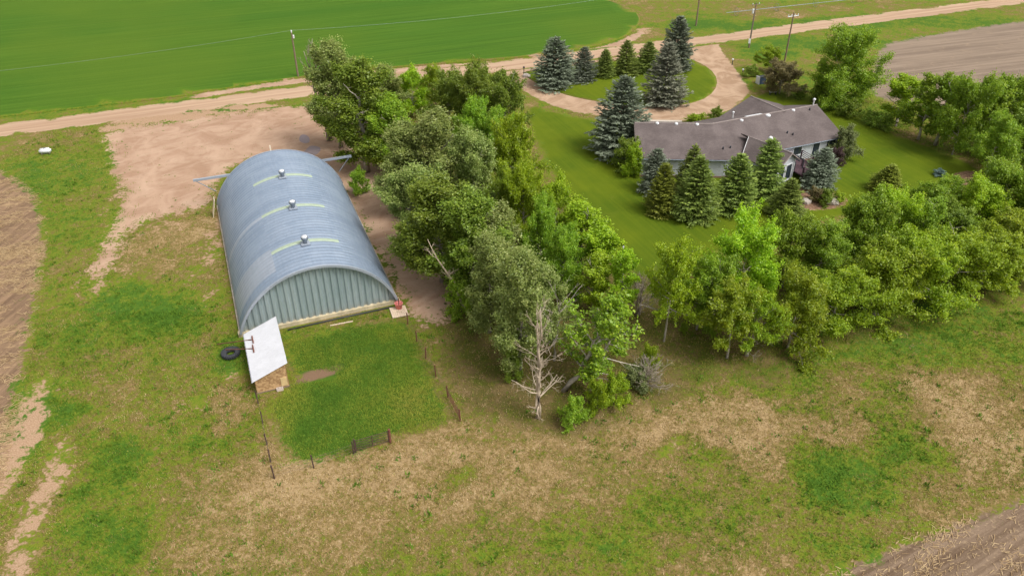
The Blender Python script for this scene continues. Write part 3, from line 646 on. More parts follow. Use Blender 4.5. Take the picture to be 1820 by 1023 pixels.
# ---------------------------------------------------------------- utility poles and power line
def pole(px, py, top, label, kind):
    p = G(px, py); h = top; o = empty('utility_pole', p); tag(o, label, 'utility pole', 'utility poles along the road')
    MB().tube([(0, 0, -0.5), (0, 0, h)], [0.17, 0.11], 8).build('shaft', M_wood, o)
    def arm(w, z, n=3, mat=M_wood):
        q = Vector((sn.x, sn.y, 0)) if kind != 'c' else Vector((sd.x, sd.y, 0)); q = Vector((sd.x, sd.y, 0)) if kind in 'bc' else q
        ar = MB().tube([-q * w / 2 + Vector((0, 0, z)), q * w / 2 + Vector((0, 0, z))], 0.07, 6).build('crossarm', mat, o)
        for k in range(n):
            c = q * (w * (k / (n - 1) - 0.5) * 0.92) + Vector((0, 0, z + 0.06)); MB().lathe([(0.03, 0), (0.08, 0.08), (0.08, 0.2), (0.03, 0.26)], 8, c).build('insulator', M_white, ar)
    if kind == 'a': MB().lathe([(0.05, 0), (0.11, 0.1), (0.11, 0.35), (0.05, 0.45)], 8, (0, 0, h)).build('insulator', M_white, o); MB().lathe([(0.10, 0), (0.14, 0.05), (0.14, 0.5), (0.1, 0.55)], 10, (0.24, 0, h - 0.9)).build('transformer', M_white, o)
    if kind == 'b':
        arm(1.5, h - 0.35); MB().lathe([(0.14, 0), (0.18, 0.05), (0.18, 0.75), (0.14, 0.85)], 12, (-0.33, 0, h - 1.9)).build('transformer', M_white, o)
        MB().box(-0.34, 0.0, -0.38, -0.18, 0.9, 1.7).build('meter_box', M_white, o); MB().tube([(-0.1, -0.2, 1.7), (-0.1, -0.2, h - 1.9)], 0.03, 5).build('conduit', M_steel, o)
    if kind == 'c': arm(2.2, h - 0.6, 4, M_white)
    return p, h
pA, hA = pole(530, 137, 7.4, 'bare utility pole at the edge of the green crop field', 'a')
pB, hB = pole(1331, 85, 8.1, 'utility pole with white meter box beside the driveway entrance', 'b')
pC, hC = pole(1394, 112, 8.7, 'utility pole with white crossarm behind the plum-coloured tree', 'c')
pD, hD = pole(1237, 46, 8.0, 'bare utility pole in the dry pasture across the road, cut off by the frame', 'a')
def wire(a, b, sag, label):
    pts = [a.lerp(b, t) - a + Vector((0, 0, -4 * sag * t * (1 - t))) for t in np.linspace(0, 1, 17)]
    o = MB().tube(pts, 0.010, 4).build('power_line', M_steel); o.location = a; tag(o, label, 'power line', 'power lines along the road'); return o
tA = pA + Vector((0, 0, hA + 0.4)); tD = pD + Vector((0, 0, hD + 0.4)); pE = pA + (pA - pD); tE = pE + Vector((0, 0, hA + 0.4))
wire(tE, tA, 1.2, 'thin power line over the crop field left of the bare utility pole'); wire(tA, tD, 1.2, 'thin power line over the crop field between the two bare utility poles')
wire(pB + Vector((0, 0, hB)), pC + Vector((0, 0, hC - 0.4)), 0.15, 'short power line between the two poles by the driveway')

# wheel-line sprinkler in the far pasture
wr = empty('wheel_line_sprinkler', G(1290, 30)); tag(wr, 'long grey wheel-line sprinkler pipe in the dry pasture across the road', 'sprinkler')
e_ = G(1820, -28) - G(1290, 30); MB().tube([Vector((0, 0, 0.8)), e_ + Vector((0, 0, 0.8))], 0.055, 6).build('pipe', M_steel, wr)
for t in np.linspace(0.03, 1, 9):
    c = e_ * t; d = e_.normalized(); u = Vector((-d.y, d.x, 0))
    MB().tube([c + u * 0.8 * math.cos(a) + Vector((0, 0, 0.8 + 0.8 * math.sin(a))) for a in np.linspace(0, 2 * math.pi, 21)], 0.03, 4).build('wheel', M_steel, wr)
    for a in (0, math.pi / 3, 2 * math.pi / 3):
        w = u * 0.78 * math.cos(a) + Vector((0, 0, 0.78 * math.sin(a))); MB().tube([c - w + Vector((0, 0, .8)), c + w + Vector((0, 0, .8))], 0.015, 4).build('spoke', M_steel, wr)

# ---------------------------------------------------------------- house
def m_shingle():
    t = NT('asphalt_shingle'); p = t.pos(); sp = t.new('ShaderNodeSeparateXYZ'); t.l.new(p, sp.inputs[0])
    w = t.math('FRACT', t.math('MULTIPLY', sp.outputs[2], 16.0)); n = t.noise(p, 0.5, 4); n2 = t.noise(p, 8, 3); n3 = t.noise(t.mapped(p, 0, (1, 1, 6)), 2.5, 3)
    c = t.mix(t.ramp01(n, 0.35, 0.65), (0.112, 0.090, 0.086), (0.155, 0.126, 0.120)); c = t.mix(t.math('MULTIPLY', t.ramp01(n2, 0.4, 0.7), 0.45), c, (0.08, 0.064, 0.062))
    c = t.mix(t.math('MULTIPLY', t.ramp01(n3, 0.45, 0.7), 0.3), c, (0.185, 0.150, 0.145)); c = t.mix(t.math('MULTIPLY', t.ramp01(w, 0.8, 1.0), 0.35), c, (0.08, 0.062, 0.06))
    t.color(c); t.bump(w, 0.4, 0.02); return t.m
M_sh = m_shingle()
def m_siding():
    t = NT('white_siding'); p = t.pos(); sp = t.new('ShaderNodeSeparateXYZ'); t.l.new(p, sp.inputs[0]); w = t.math('FRACT', t.math('MULTIPLY', sp.outputs[2], 6.0))
    n = t.noise(p, 0.8, 4); t.color(t.mix(n, (0.50, 0.52, 0.56), (0.60, 0.615, 0.65))); t.bump(w, 0.6, 0.02); t.set(Roughness=0.6); return t.m
M_sid = m_siding()
M_glass = NT('window_glass').set(Base_Color=(0.035, 0.045, 0.055), Roughness=0.08, Specular_IOR_Level=0.6).m
M_deck = plain('stained_deck_wood', (0.085, 0.048, 0.058), 0.8, 0.3, 5)
M_cap = plain('ridge_cap_shingle', (0.24, 0.20, 0.185), 0.9, 0.15, 3)
M_trim = plain('pale_trim', (0.56, 0.55, 0.55), 0.6, 0.1, 3)
M_base = plain('brick_red_footing', (0.30, 0.19, 0.155), 0.9, 0.2, 5)

house = tag(empty('ranch_house', (26.2, 99.4, 0)), 'long bent white ranch house with grey-brown shingle roof', 'house')
H0 = Vector((26.2, 99.4, 0)); EZ, RZ, RUN = 2.72, 5.0, 6.15
def hl(p, z=None): return (p[0] - H0.x, p[1] - H0.y, p[2] if z is None else z)
def dirv(d): return Vector((math.cos(R(d)), math.sin(R(d)), 0))
bend = H0 + Vector((0, 0, RZ)); up3 = lambda p, z: Vector((p.x, p.y, z))
aL, aR = -2.5, 23.0; eL, eR = dirv(aL), dirv(aR); nL, nR = dirv(aL + 90), dirv(aR + 90); mit = dirv((aL + aR) / 2 + 90); ml = RUN / math.cos(R((aR - aL) / 2))
Lend = bend - eL * 10.0; Rend = bend + eR * 17.6
nearM = up3(bend - mit * ml, EZ); farM = up3(bend + mit * ml, EZ)
LnE, LfE = up3(Lend - nL * RUN, EZ), up3(Lend + nL * RUN, EZ); RnE, RfE = up3(Rend - nR * RUN, EZ), up3(Rend + nR * RUN, EZ)
roof = None
def plane(pts, th=0.16):
    global roof
    o = MB().prism([hl(p) for p in pts], th).build('roof_plane', M_sh, house); return o
rp1 = plane([Lend, LnE, nearM, bend]); plane([bend, farM, LfE, Lend]); rp2 = plane([bend, nearM, RnE, Rend]); plane([Rend, RfE, farM, bend])
# cross gable towards the camera (short right slope)
cd_ = dirv(-51); cl, cr2 = dirv(-141), dirv(39)
k0 = Vector((30.6, 96.55, 4.45)); k1 = k0 + cd_ * 6.6; SLP = (RZ - EZ) / RUN; crun = 2.6; SLC = (4.45 - EZ) / crun
up_ = Vector((0, 0, 0.05))
va = up3(k0 + cl * crun + cd_ * 1.2, EZ + 0.05)
kl1 = up3(k1 + cl * crun, EZ + 0.02); kr1 = k1 + cr2 * 1.9 - Vector((0, 0, 1.9 * SLC)); kr0 = k0 + cr2 * 1.9 - Vector((0, 0, 1.9 * SLC))
rp3 = plane([k0 + up_, va, kl1, k1], 0.14); plane([k0 + up_ - cd_ * 1.2, k1 + Vector((0, 0, .001)), kr1, kr0 - cd_ * 0.2], 0.14)
# rear garage wing
gd_ = dirv(119); gl_, gr_ = dirv(209), dirv(29)
q0 = bend + eR * 11.8 + Vector((0, 0, 0.02)); q1 = q0 + gd_ * 6.3
rp4 = plane([q1, up3(q1 + gl_ * RUN, EZ), up3(q0 + gl_ * RUN - gd_ * 0.2, EZ), q0 - gd_ * 0.3], 0.14); plane([q0 - gd_ * 0.3, up3(q0 + gr_ * RUN, EZ), up3(q1 + gr_ * RUN, EZ), q1 + Vector((0, 0, .003))], 0.14)
# ridge and valley caps
def cap(a, b, w=0.10, mat=M_cap): MB().tube([Vector(hl(a)) + Vector((0, 0, 0.0)), Vector(hl(b))], w, 6).build('ridge_cap', mat, house)
cap(Lend, bend); cap(bend, Rend); cap(k0, k1); cap(q0, q1); cap(k0 + up_, va, 0.05, M_trim)
# rakes and gutters
for a, b in ((LnE, Lend), (RnE, Rend), (q1, up3(q1 + gl_ * RUN, EZ)), (q1, up3(q1 + gr_ * RUN, EZ)), (k1, kl1), (k1, kr1)):
    MB().tube([Vector(hl(a)) + Vector((0, 0, -.09)), Vector(hl(b)) + Vector((0, 0, -.09))], 0.085, 4).build('rake_trim', M_cap, house)
for a, b in ((LnE, nearM), (nearM, RnE)):
    MB().tube([Vector(hl(a)) + Vector((0, 0, -.12)), Vector(hl(b)) + Vector((0, 0, -.12))], 0.08, 6).build('gutter', M_steel, house)
# walls
OV = 0.55
def wl_(a, b, z1=EZ + 0.05, z1b=None, name='wall'): 
    MB().wall(hl(a), hl(b), 0.25, z1, 0.2, z1b).build(name, M_sid, house); MB().wall(hl(a), hl(b), 0.0, 0.247, 0.26).build('footing', M_base, house)
iL = Lend + eL * OV; iR = Rend - eR * OV; wz = EZ + OV * SLP - 0.2
wl1, wl2 = iL - nL * (RUN - OV), bend - mit * (ml - OV); wr2 = iR - nR * (RUN - OV)
wl_(wl1, wl2, wz); wl_(wl2, wr2, wz); wl_(iL + nL * (RUN - OV), bend + mit * (ml - OV), wz); wl_(bend + mit * (ml - OV), iR + nR * (RUN - OV), wz)
def gable(c, n, half_, name='gable_wall', zt=RZ):
    a = c - n * half_; b = c + n * half_; t = n.cross(Vector((0, 0, 1))) * 0.1
    pts = [Vector(hl(a, 0.25)), Vector(hl(b, 0.25)), Vector(hl(b, wz)), Vector(hl(c, zt - 0.18)), Vector(hl(a, wz))]
    MB().add([p - t for p in pts] + [p + t for p in pts], [(0, 1, 2, 3, 4), (9, 8, 7, 6, 5)] + [(i, 5 + i, 5 + (i + 1) % 5, (i + 1) % 5) for i in range(5)]).build(name, M_sid, house)
gable(iL, nL, RUN - OV); gable(iR, nR, RUN - OV); gable(q1 - gd_ * OV, gl_, RUN - OV)
wl_(q1 - gd_ * OV + gl_ * (RUN - OV), q0 + gl_ * (RUN - OV) - gd_ * 1.0, wz); wl_(q1 - gd_ * OV + gr_ * (RUN - OV), q0 + gr_ * (RUN - OV), wz)
f0 = k1 - cd_ * 0.5; fa = f0 + cl * (crun - 0.35); fb = f0 + cr2 * 1.6
pts = [Vector(hl(fa, 0.25)), Vector(hl(fb, 0.25)), Vector(hl(fb, 4.45 - 1.6 * SLC - 0.16)), Vector(hl(f0, 4.27)), Vector(hl(fa, EZ))]; t_ = cd_ * 0.1
MB().add([p - t_ for p in pts] + [p + t_ for p in pts], [(0, 1, 2, 3, 4), (9, 8, 7, 6, 5)] + [(i, 5 + i, 5 + (i + 1) % 5, (i + 1) % 5) for i in range(5)]).build('gable_wall', M_sid, house)
wl_(fa, va - cd_ * 0.2 , EZ); wl_(fb, fb - cd_ * 5.2, 4.45 - 1.6 * SLC - 0.18)
# windows: (point on wall, along, out, width, sill, head)
def window(c, al, out, w, z0, z1, mull=0, door=False):
    M = Matrix(((al.x, out.x, 0, c.x - H0.x), (al.y, out.y, 0, c.y - H0.y), (0, 0, 1, 0), (0, 0, 0, 1)))
    wo = MB(); f = 0.10
    wo.box(-w / 2 - f, -w / 2, 0.09, 0.15, z0 - f, z1 + f, M).box(w / 2, w / 2 + f, 0.09, 0.15, z0 - f, z1 + f, M).box(-w / 2, w / 2, 0.09, 0.15, z1, z1 + f, M).box(-w / 2, w / 2, 0.09, 0.15, z0 - f, z0, M)
    for k in range(mull):
        x = -w / 2 + w * (k + 1) / (mull + 1); wo.box(x - 0.05, x + 0.05, 0.09, 0.145, z0, z1, M)
    fr = wo.build('window', M_white, house); MB().box(-w / 2, w / 2, 0.095, 0.115, z0, z1, M).build('pane', M_glass, fr)
    if not door: MB().box(-w / 2 - 0.15, w / 2 + 0.15, 0.10, 0.22, z0 - f - 0.05, z0 - f - 0.003, M).build('sill', M_white, fr)
rw = lambda s: bend + eR * s - nR * (RUN - OV)
window(rw(10.3), eR, -nR, 1.3, 1.2, 2.25); window(rw(13.4), eR, -nR, 1.1, 0.5, 2.3, 0, True); window(rw(15.9), eR, -nR, 1.5, 0.9, 2.3)
lw = lambda s: bend - eL * s - nL * (RUN - OV)
window(lw(7.6), eL, -nL, 1.6, 1.1, 2.2, 1)
window(f0 + cr2 * 0.6, cr2, cd_, 1.1, 0.6, 2.6, 0); window(f0 - cr2 * 0.95, cr2, cd_, 1.1, 0.6, 2.6, 0)
MB().tube([Vector(hl(fb, 0.25)) + cd_ * 0.12, Vector(hl(fb, 3.15)) + cd_ * 0.12], 0.09, 4).build('corner_trim', M_white, house)
# roof fittings
def on_roof(px, py, zguess=4.6, it=30):
    z = zguess
    for _ in range(it):
        p = G(px, py, z); dn = min(abs((p - bend).dot(nR)) if (p - bend).dot(eR) > 0 else abs((p - bend).dot(nL)), RUN); z = RZ - dn * SLP
    return G(px, py, z)
for q in ((1168, 219), (1202, 220), (1239, 221), (1318, 214), (1410, 196), (1365, 205)):
    p = on_roof(*q); w = 0.36 if q[0] == 1365 else 0.25
    o = MB().lathe([(w, -0.15), (w, 0.05), (w * 0.8, 0.12), (w * 0.3, 0.15)], 12, hl(p)).build('roof_vent', M_white, house, True)
for q in ((1285, 265), (1298, 263), (1399, 237), (1409, 240), (1439, 196)):
    p = on_roof(*q); MB().tube([Vector(hl(p)) + Vector((0, 0, -0.1)), Vector(hl(p)) + Vector((0, 0, 0.30))], 0.10, 8).build('vent_pipe', M_dark, house)
sp_ = bend + eR * 7.4 + nR * 0.5; ms = MB()
ms.box(-1.3, 1.3, -0.12, 0.38, 0.0, 0.10, Matrix.Translation(Vector(hl(sp_, RZ - 0.22))) @ Matrix.Rotation(R(aR), 4, 'Z') @ Matrix.Rotation(-math.atan(SLP) * 0.6, 4, 'X')).build('skylight', M_white, house)
for p, r_, nm in ((Rend - eR * 0.7 + Vector((0, 0, 0.1)), 0.20, 'ball_finial'), (k0 + cd_ * 3.2 + Vector((0, 0, 0.1)), 0.28, 'turbine_vent'), (bend + eR * 5.2 + nR * 2.2 + Vector((0, 0, -0.75)), 0.16, 'chimney_pipe')):
    o = MB().tube([Vector(hl(p)) + Vector((0, 0, -0.3)), Vector(hl(p)) + Vector((0, 0, 0.55))], 0.10, 8).build(nm, M_trim, house)
    MB().lathe([(r_ * math.sin(a), -r_ * math.cos(a)) for a in np.linspace(0.2, 2.94, 9)], 12, Vector(hl(p)) + Vector((0, 0, 0.75))).build('cap', M_white, o, True)
# deck with railing and steps
dk = Vector((36.5, 94.6, 0)); dM = Matrix.Translation(Vector(hl(dk))) @ Matrix.Rotation(R(23), 4, 'Z')
do = MB().box(-0.4, 3.2, -2.2, 2.4, 0.75, 0.86, dM).build('deck', M_deck, house)
for i in range(13): MB().box(-0.4 + i * 0.277, -0.4 + i * 0.277 + 0.26, -2.25, 2.4, 0.862, 0.89, dM).build('deck_board', M_deck, do)
for x in (-0.3, 1.4, 3.1):
    for y in (-2.1, 0.1, 2.3): MB().box(x - 0.07, x + 0.07, y - 0.07, y + 0.07, 0, 2.0 if y < 2 else 1.9, dM).build('deck_post', M_deck, do)
for z in (1.2, 1.45, 1.7, 1.95):
    MB().box(-0.3, 3.1, -2.16, -2.08, z - 0.05, z, dM).build('railing', M_deck, do); MB().box(3.08, 3.16, -2.1, 2.3, z - 0.052, z - 0.002, dM).build('railing', M_deck, do)
for i in range(4): MB().box(0.2, 1.9, -2.55 - 0.3 * i, -2.27 - 0.3 * i, 0.66 - 0.17 * i - 0.06, 0.66 - 0.17 * i, dM).build('step', M_deck, do)
for i in range(3): MB().box(-0.5 + i * 0.7, -0.42 + i * 0.7, -0.6, 1.6, 2.05, 2.17, dM).build('pergola_beam', M_dark, do)
for x in (-0.3, 1.0): MB().box(x - 0.06, x + 0.06, -0.55, -0.43, 0.9, 2.048, dM).build('pergola_post', M_dark, do)
# things behind and around the house
M_blue = plain('dark_blue_panel', (0.045, 0.07, 0.12), 0.5, 0.2, 3)
bx = empty('utility_cabinet', G(1347, 149), R(20)); tag(bx, 'dark blue cabinet with pale edge at the driveway bend', 'cabinet')
MB().box(-0.1, 1.2, -0.45, 0.45, 0, 1.15).build('body', M_blue, bx); MB().box(-0.18, -0.102, -0.47, 0.47, 0, 1.25).build('side_panel', M_white, bx); MB().box(-0.12, 1.25, -0.5, 0.5, 1.155, 1.20).build('lid', M_dark, bx)
bn = empty('garden_bench', G(1373, 168), R(10)); tag(bn, 'small grey bench on the lawn behind the house', 'bench')
MB().box(-0.6, 0.6, -0.2, 0.2, 0.40, 0.46).build('seat', M_trim, bn); MB().box(-0.6, 0.6, 0.18, 0.23, 0.5, 0.85).build('backrest', M_trim, bn)
for x in (-0.5, 0.5): MB().box(x - 0.04, x + 0.04, -0.18, 0.18, 0, 0.398).build('leg', M_dark, bn)
for k, (q, lb) in enumerate((((1301, 116), 'white ball-topped marker post beside the driveway entrance'), ((1320, 129), 'low white marker post by the small driveway bush'), ((931, 130), 'dark marker post at the left tip of the island lawn'))):
    o = empty('marker_post', G(*q)); tag(o, lb, 'post'); MB().tube([(0, 0, -.2), (0, 0, 0.9 if k != 1 else 0.4)], 0.07, 8).build('shaft', M_dark, o)
    MB().lathe([(0.18 * math.sin(a), -0.18 * math.cos(a)) for a in np.linspace(0.1, 3.04, 8)], 12, (0, 0, 1.0 if k != 1 else 0.5)).build('globe', M_white if k < 2 else M_dark, o, True)
lp = empty('lamp_post', G(1107, 446)); tag(lp, 'small black lamp post standing alone on the mown lawn', 'lamp post'); MB().tube([(0, 0, -.2), (0, 0, 1.0)], 0.05, 8).build('shaft', M_dark, lp)
MB().lathe([(0.10, 0), (0.12, 0.05), (0.12, 0.3), (0.04, 0.38)], 10, (0, 0, 0.3)).build('lantern', M_white, lp)
hr = MB().tube([(0.75 * math.cos(a), 0.5 * math.sin(a), 0.1) for a in np.linspace(0, 2 * math.pi, 25)], 0.09, 6).build('garden_ring', M_cream); hr.scale = (0.6, 0.6, 0.6); hr.location = G(1137, 509); tag(hr, 'pale ring lying on the grass at the lawn corner', 'ring')
def rock(name, q, s, label, mat, seed):
    bm = bmesh.new(); bmesh.ops.create_icosphere(bm, subdivisions=2, radius=1.0); rg = random.Random(seed)
    for v in bm.verts: v.co *= rg.uniform(0.8, 1.15); v.co = Vector((v.co.x * s[0], v.co.y * s[1], max(v.co.z, -0.4) * s[2]))
    me = bpy.data.meshes.new(name); bm.to_mesh(me); bm.free(); o = mesh_obj(name, me, mat, None, G(*q) + Vector((0, 0, s[2] * 0.35))); return tag(o, label, 'rock')
M_rock = plain('pale_rock', (0.42, 0.37, 0.33), 0.9, 0.3, 3, bump=0.6)
rock('boulder', (935, 137), (0.7, 0.5, 0.45), 'pale boulder at the left tip of the island lawn', M_rock, 1)
rock('boulder', (1478, 362), (0.9, 0.6, 0.55), 'pale boulder in the patio planting bed', M_rock, 2); rock('boulder', (1432, 361), (0.6, 0.5, 0.5), 'grey boulder at the patio edge below the deck', M_rock, 3)
sheet('patio_bed', wpts([(1405, 335), (1440, 325), (1475, 335), (1510, 352), (1500, 370), (1450, 375), (1415, 372)]), ground_mat('patio_soil', f_bed, 0.8), 0.008, step=0.8, fade=0.6)
sheet('garden_bed', wpts([(1685, 312), (1712, 302), (1740, 305), (1745, 330), (1700, 332)]), ground_mat('garden_soil', f_bed, 0.8), 0.010, step=0.8, fade=0.6)
sheet('concrete_walk', wpts([(1145, 213), (1212, 214), (1212, 222), (1145, 222)]), ground_mat('walk_concrete', lambda t, ns, p: (t.mix(ns[1], (0.55, 0.47, 0.39), (0.66, 0.58, 0.49)), ns[3]), 0.2, blend=False), 0.02, step=0.8, fade=0.2, smooth=0)
for k, q in enumerate(([(535, 238), (548, 241), (552, 252), (542, 256), (530, 250)], [(552, 258), (572, 262), (566, 274), (548, 280), (536, 274), (545, 265)])):
    o = sheet('puddle', wpts(q), ground_mat('puddle_water', f_pud, 0.6, rough=0.12, bs=0.0, blend=False), 0.012, step=0.5, fade=0.7, smooth=2)

# ---------------------------------------------------------------- trees: materials
def m_leaf(name, c0, c1, c2, trans=0.46):
    """leaf colour differs from leaf to leaf (tint), from tree to tree (random)"""
    t = NT(name); tint = t.attr('tint'); r = t.rnd()
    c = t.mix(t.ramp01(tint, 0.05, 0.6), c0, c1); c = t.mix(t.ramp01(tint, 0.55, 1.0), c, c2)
    h = t.new('ShaderNodeHueSaturation'); t.l.new(c, h.inputs['Color'])
    t.val(h.inputs['Hue'], t.math('MULTIPLY_ADD', r, 0.022, 0.489)); t.val(h.inputs['Value'], t.math('MULTIPLY_ADD', r, 0.34, 0.83))
    c = h.outputs['Color']
    d = t.new('ShaderNodeBsdfDiffuse'); tr = t.new('ShaderNodeBsdfTranslucent'); g_ = t.new('ShaderNodeBsdfGlossy'); g_.inputs['Roughness'].default_value = 0.5
    t.l.new(c, d.inputs['Color']); t.l.new(c, tr.inputs['Color']); mx = t.new('ShaderNodeMixShader'); mx.inputs[0].default_value = trans
    t.l.new(d.outputs[0], mx.inputs[1]); t.l.new(tr.outputs[0], mx.inputs[2])
    fr = t.new('ShaderNodeMixShader'); fr.inputs[0].default_value = 0.035; t.l.new(mx.outputs[0], fr.inputs[1]); t.l.new(g_.outputs[0], fr.inputs[2])
    t.l.new(fr.outputs[0], t.n['Material Output'].inputs['Surface']); return t.m
LEAF = {
    'poplar': m_leaf('poplar_leaves', (0.175, 0.240, 0.053), (0.282, 0.353, 0.079), (0.473, 0.508, 0.163)),
    'mid': m_leaf('green_leaves', (0.164, 0.285, 0.017), (0.256, 0.404, 0.021), (0.420, 0.543, 0.038)),
    'dark': m_leaf('dark_green_leaves', (0.135, 0.223, 0.020), (0.220, 0.324, 0.028), (0.363, 0.454, 0.055)),
    'lime': m_leaf('lime_leaves', (0.215, 0.348, 0.011), (0.340, 0.499, 0.014), (0.528, 0.670, 0.032)),
    'olive': m_leaf('olive_yellow_leaves', (0.175, 0.285, 0.010), (0.290, 0.405, 0.013), (0.46, 0.545, 0.024)),
    'plum': m_leaf('plum_leaves', (0.117, 0.106, 0.042), (0.202, 0.156, 0.066), (0.286, 0.237, 0.094)),
    'purple': m_leaf('purple_leaves', (0.068, 0.040, 0.044), (0.110, 0.062, 0.066), (0.160, 0.100, 0.095)),
    'grey': m_leaf('grey_green_leaves', (0.144, 0.186, 0.061), (0.231, 0.270, 0.094), (0.350, 0.372, 0.154)),
    'cabbage': m_leaf('blue_green_leaves', (0.120, 0.200, 0.160), (0.200, 0.300, 0.270), (0.300, 0.400, 0.380)),
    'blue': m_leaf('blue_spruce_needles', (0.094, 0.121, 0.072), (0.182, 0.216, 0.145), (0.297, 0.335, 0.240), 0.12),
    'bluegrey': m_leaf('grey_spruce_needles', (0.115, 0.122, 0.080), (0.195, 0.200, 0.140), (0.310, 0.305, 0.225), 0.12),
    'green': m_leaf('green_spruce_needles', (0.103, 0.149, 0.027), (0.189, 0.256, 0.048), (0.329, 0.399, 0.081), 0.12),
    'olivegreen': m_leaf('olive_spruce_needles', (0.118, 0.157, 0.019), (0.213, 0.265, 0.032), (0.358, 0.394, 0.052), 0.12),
}
M_bark = plain('grey_bark', (0.40, 0.35, 0.29), 0.95, 0.35, 3, bump=0.6)
M_barkd = plain('dark_bark', (0.12, 0.095, 0.075), 0.95, 0.35, 4, bump=0.5)
M_dead = plain('bleached_dead_wood', (0.44, 0.355, 0.265), 0.9, 0.25, 3, bump=0.4)
M_twig = plain('grey_twigs', (0.30, 0.25, 0.20), 0.9, 0.25, 3)

# ---------------------------------------------------------------- trees: prototypes
def unit(v): return v / np.maximum(np.linalg.norm(v, axis=-1, keepdims=True), 1e-9)
def leaf_mesh(name, C, N, S, T, rng, aspect=0.62):
    """diamond leaves: centres, normals, sizes, tints"""
    n = len(C); a = unit(np.cross(N, unit(rng.normal(size=(n, 3))))); b = np.cross(N, a); s = S[:, None]
    q = np.stack([C - a * s, C + b * s * aspect + N * s * 0.10, C + a * s, C - b * s * aspect + N * s * 0.10], 1)
    return np_mesh(name, q.reshape(-1, 3), np.arange(4 * n).reshape(n, 4), {'tint': np.repeat(T, 4)})
def branch(a, d, L, n, rng, curl, wig):
    pts = [np.array(a, float)]; d = np.array(d, float)
    for i in range(n):
        d = unit(d + np.array([0, 0, curl]) + rng.normal(size=3) * wig); pts.append(pts[-1] + d * L / n)
    return pts
def grow(seed, H, W, cb, style='round', leaf=0.17, nleaf=15000, nprim=26, trunk_r=None, lean=0.0, bare=0.0):
    """deciduous tree: trunk with limbs, and leaf clumps along the outer shoots"""
    rng = np.random.RandomState(seed); wood = MB(); r0 = trunk_r or H * 0.017
    tp = [np.array([0, 0, -0.2])]; lx = lean
    for i in range(1, 9):
        z = H * 0.86 * i / 8; tp.append(np.array([lx * z + rng.normal() * 0.012 * H * (i > 1), rng.normal() * 0.012 * H * (i > 1), z]))
    wood.tube(tp, [r0 * (1.25 if i == 0 else 1 - 0.10 * i) for i in range(9)], 7)
    def tr(t): f = min(max(t / 0.86, 0), 1) * 8; i = min(int(f), 7); return tp[i] * (1 - f + i) + tp[i + 1] * (f - i)
    CR_ = {'poplar': 0.052, 'round': 0.062}.get(style, 0.085); clumps = []; az = rng.rand() * 6.28
    lob = rng.rand(5) * 6.28
    for i in range(nprim):
        t = cb + (0.93 - cb) * ((i + rng.rand() * 0.9) / nprim); az += 2.4 + rng.normal() * 0.35; u = (t - cb) / (1 - cb)
        if style == 'poplar': env = (0.55 + 0.75 * u) if u < 0.4 else 0.85 * math.sqrt(max(0.02, 1 - ((u - 0.4) / 0.66) ** 2))
        elif style == 'shrub': env = math.sqrt(max(0.03, 1 - (max(u - 0.15, 0) / 0.9) ** 2))
        else: env = math.sqrt(max(0.03, 1 - ((u - 0.36) / 0.68) ** 2))
        env *= 1 + 0.20 * math.sin(2 * az + lob[0]) + 0.15 * math.sin(3 * az + lob[1] + 5 * u) + rng.normal() * 0.07
        L = W / 2 * env; el = R(-2 + 62 * u + rng.normal() * 9) if style != 'poplar' else R(18 + 52 * u + rng.normal() * 8)
        p0 = tr(t * 0.93 - (0.05 if style != 'shrub' else 0)); d = np.array([math.cos(az) * math.cos(el), math.sin(az) * math.cos(el), math.sin(el)])
        isb = bare and rng.rand() < bare
        pb = branch(p0, d, L * (1.22 if isb else 1.02), 5, rng, 0.05, 0.10); wood.tube(pb, [r0 * 0.42 * (1 - 0.15 * k) * (1.1 - 0.6 * u) for k in range(6)], 5, False)
        if isb:
            for k in (3, 4): wood.tube(branch(pb[k], unit(rng.normal(size=3)) + d, L * 0.3, 3, rng, 0.1, 0.2), [r0 * .12, r0 * .08, r0 * .06, r0 * .03], 4, False)
            continue
        NS_ = 11 if style == 'poplar' else 10
        for k in range(NS_):
            f = 1.3 + 3.7 * (k + rng.rand()) / NS_; j = min(int(f), 4); q = pb[j] + (pb[j + 1] - pb[j]) * (f - j)
            sd_ = unit(d * 0.8 + rng.normal(size=3) * np.array([0.75, 0.75, 0.5]) + np.array([0, 0, 0.15])); l2 = L * (0.22 + 0.24 * rng.rand())
            sb = branch(q, sd_, l2, 3, rng, 0.24 if style == 'poplar' else 0.08, 0.15); wood.tube(sb, [r0 * .13, r0 * .10, r0 * .07, r0 * .03], 4, False)
            tn = rng.rand()
            for w in (1, 2, 3): clumps.append((sb[w], CR_ * W * (1.15 - 0.18 * w) * (0.6 + 0.7 * rng.rand()), tn))
        clumps.append((pb[-1], CR_ * W, rng.rand()))
    for k in range(5 if style != 'shrub' else 3): clumps.append((tr(0.86) + rng.normal(size=3) * np.array([.06, .06, .05]) * W + np.array([0, 0, 0.06 * H]), 0.09 * W, rng.rand()))
    cc = np.array([c[0] for c in clumps]); cr_ = np.array([c[1] for c in clumps]); ct = np.array([c[2] for c in clumps])
    wgt = cr_ ** 2; idx = rng.choice(len(cc), nleaf, p=wgt / wgt.sum())
    off = rng.normal(size=(nleaf, 3)); wide = (rng.rand(nleaf, 1) < 0.30); off = unit(off) * (rng.rand(nleaf, 1) ** 0.5) * np.where(wide, 2.0, 1.0) * np.array([1, 1, 1.35 if style == 'poplar' else 1.0])
    C = cc[idx] + off * cr_[idx][:, None]; N = unit(unit(off) * 0.55 + np.array([0, 0, 0.45]) + rng.normal(size=(nleaf, 3)) * 0.75)
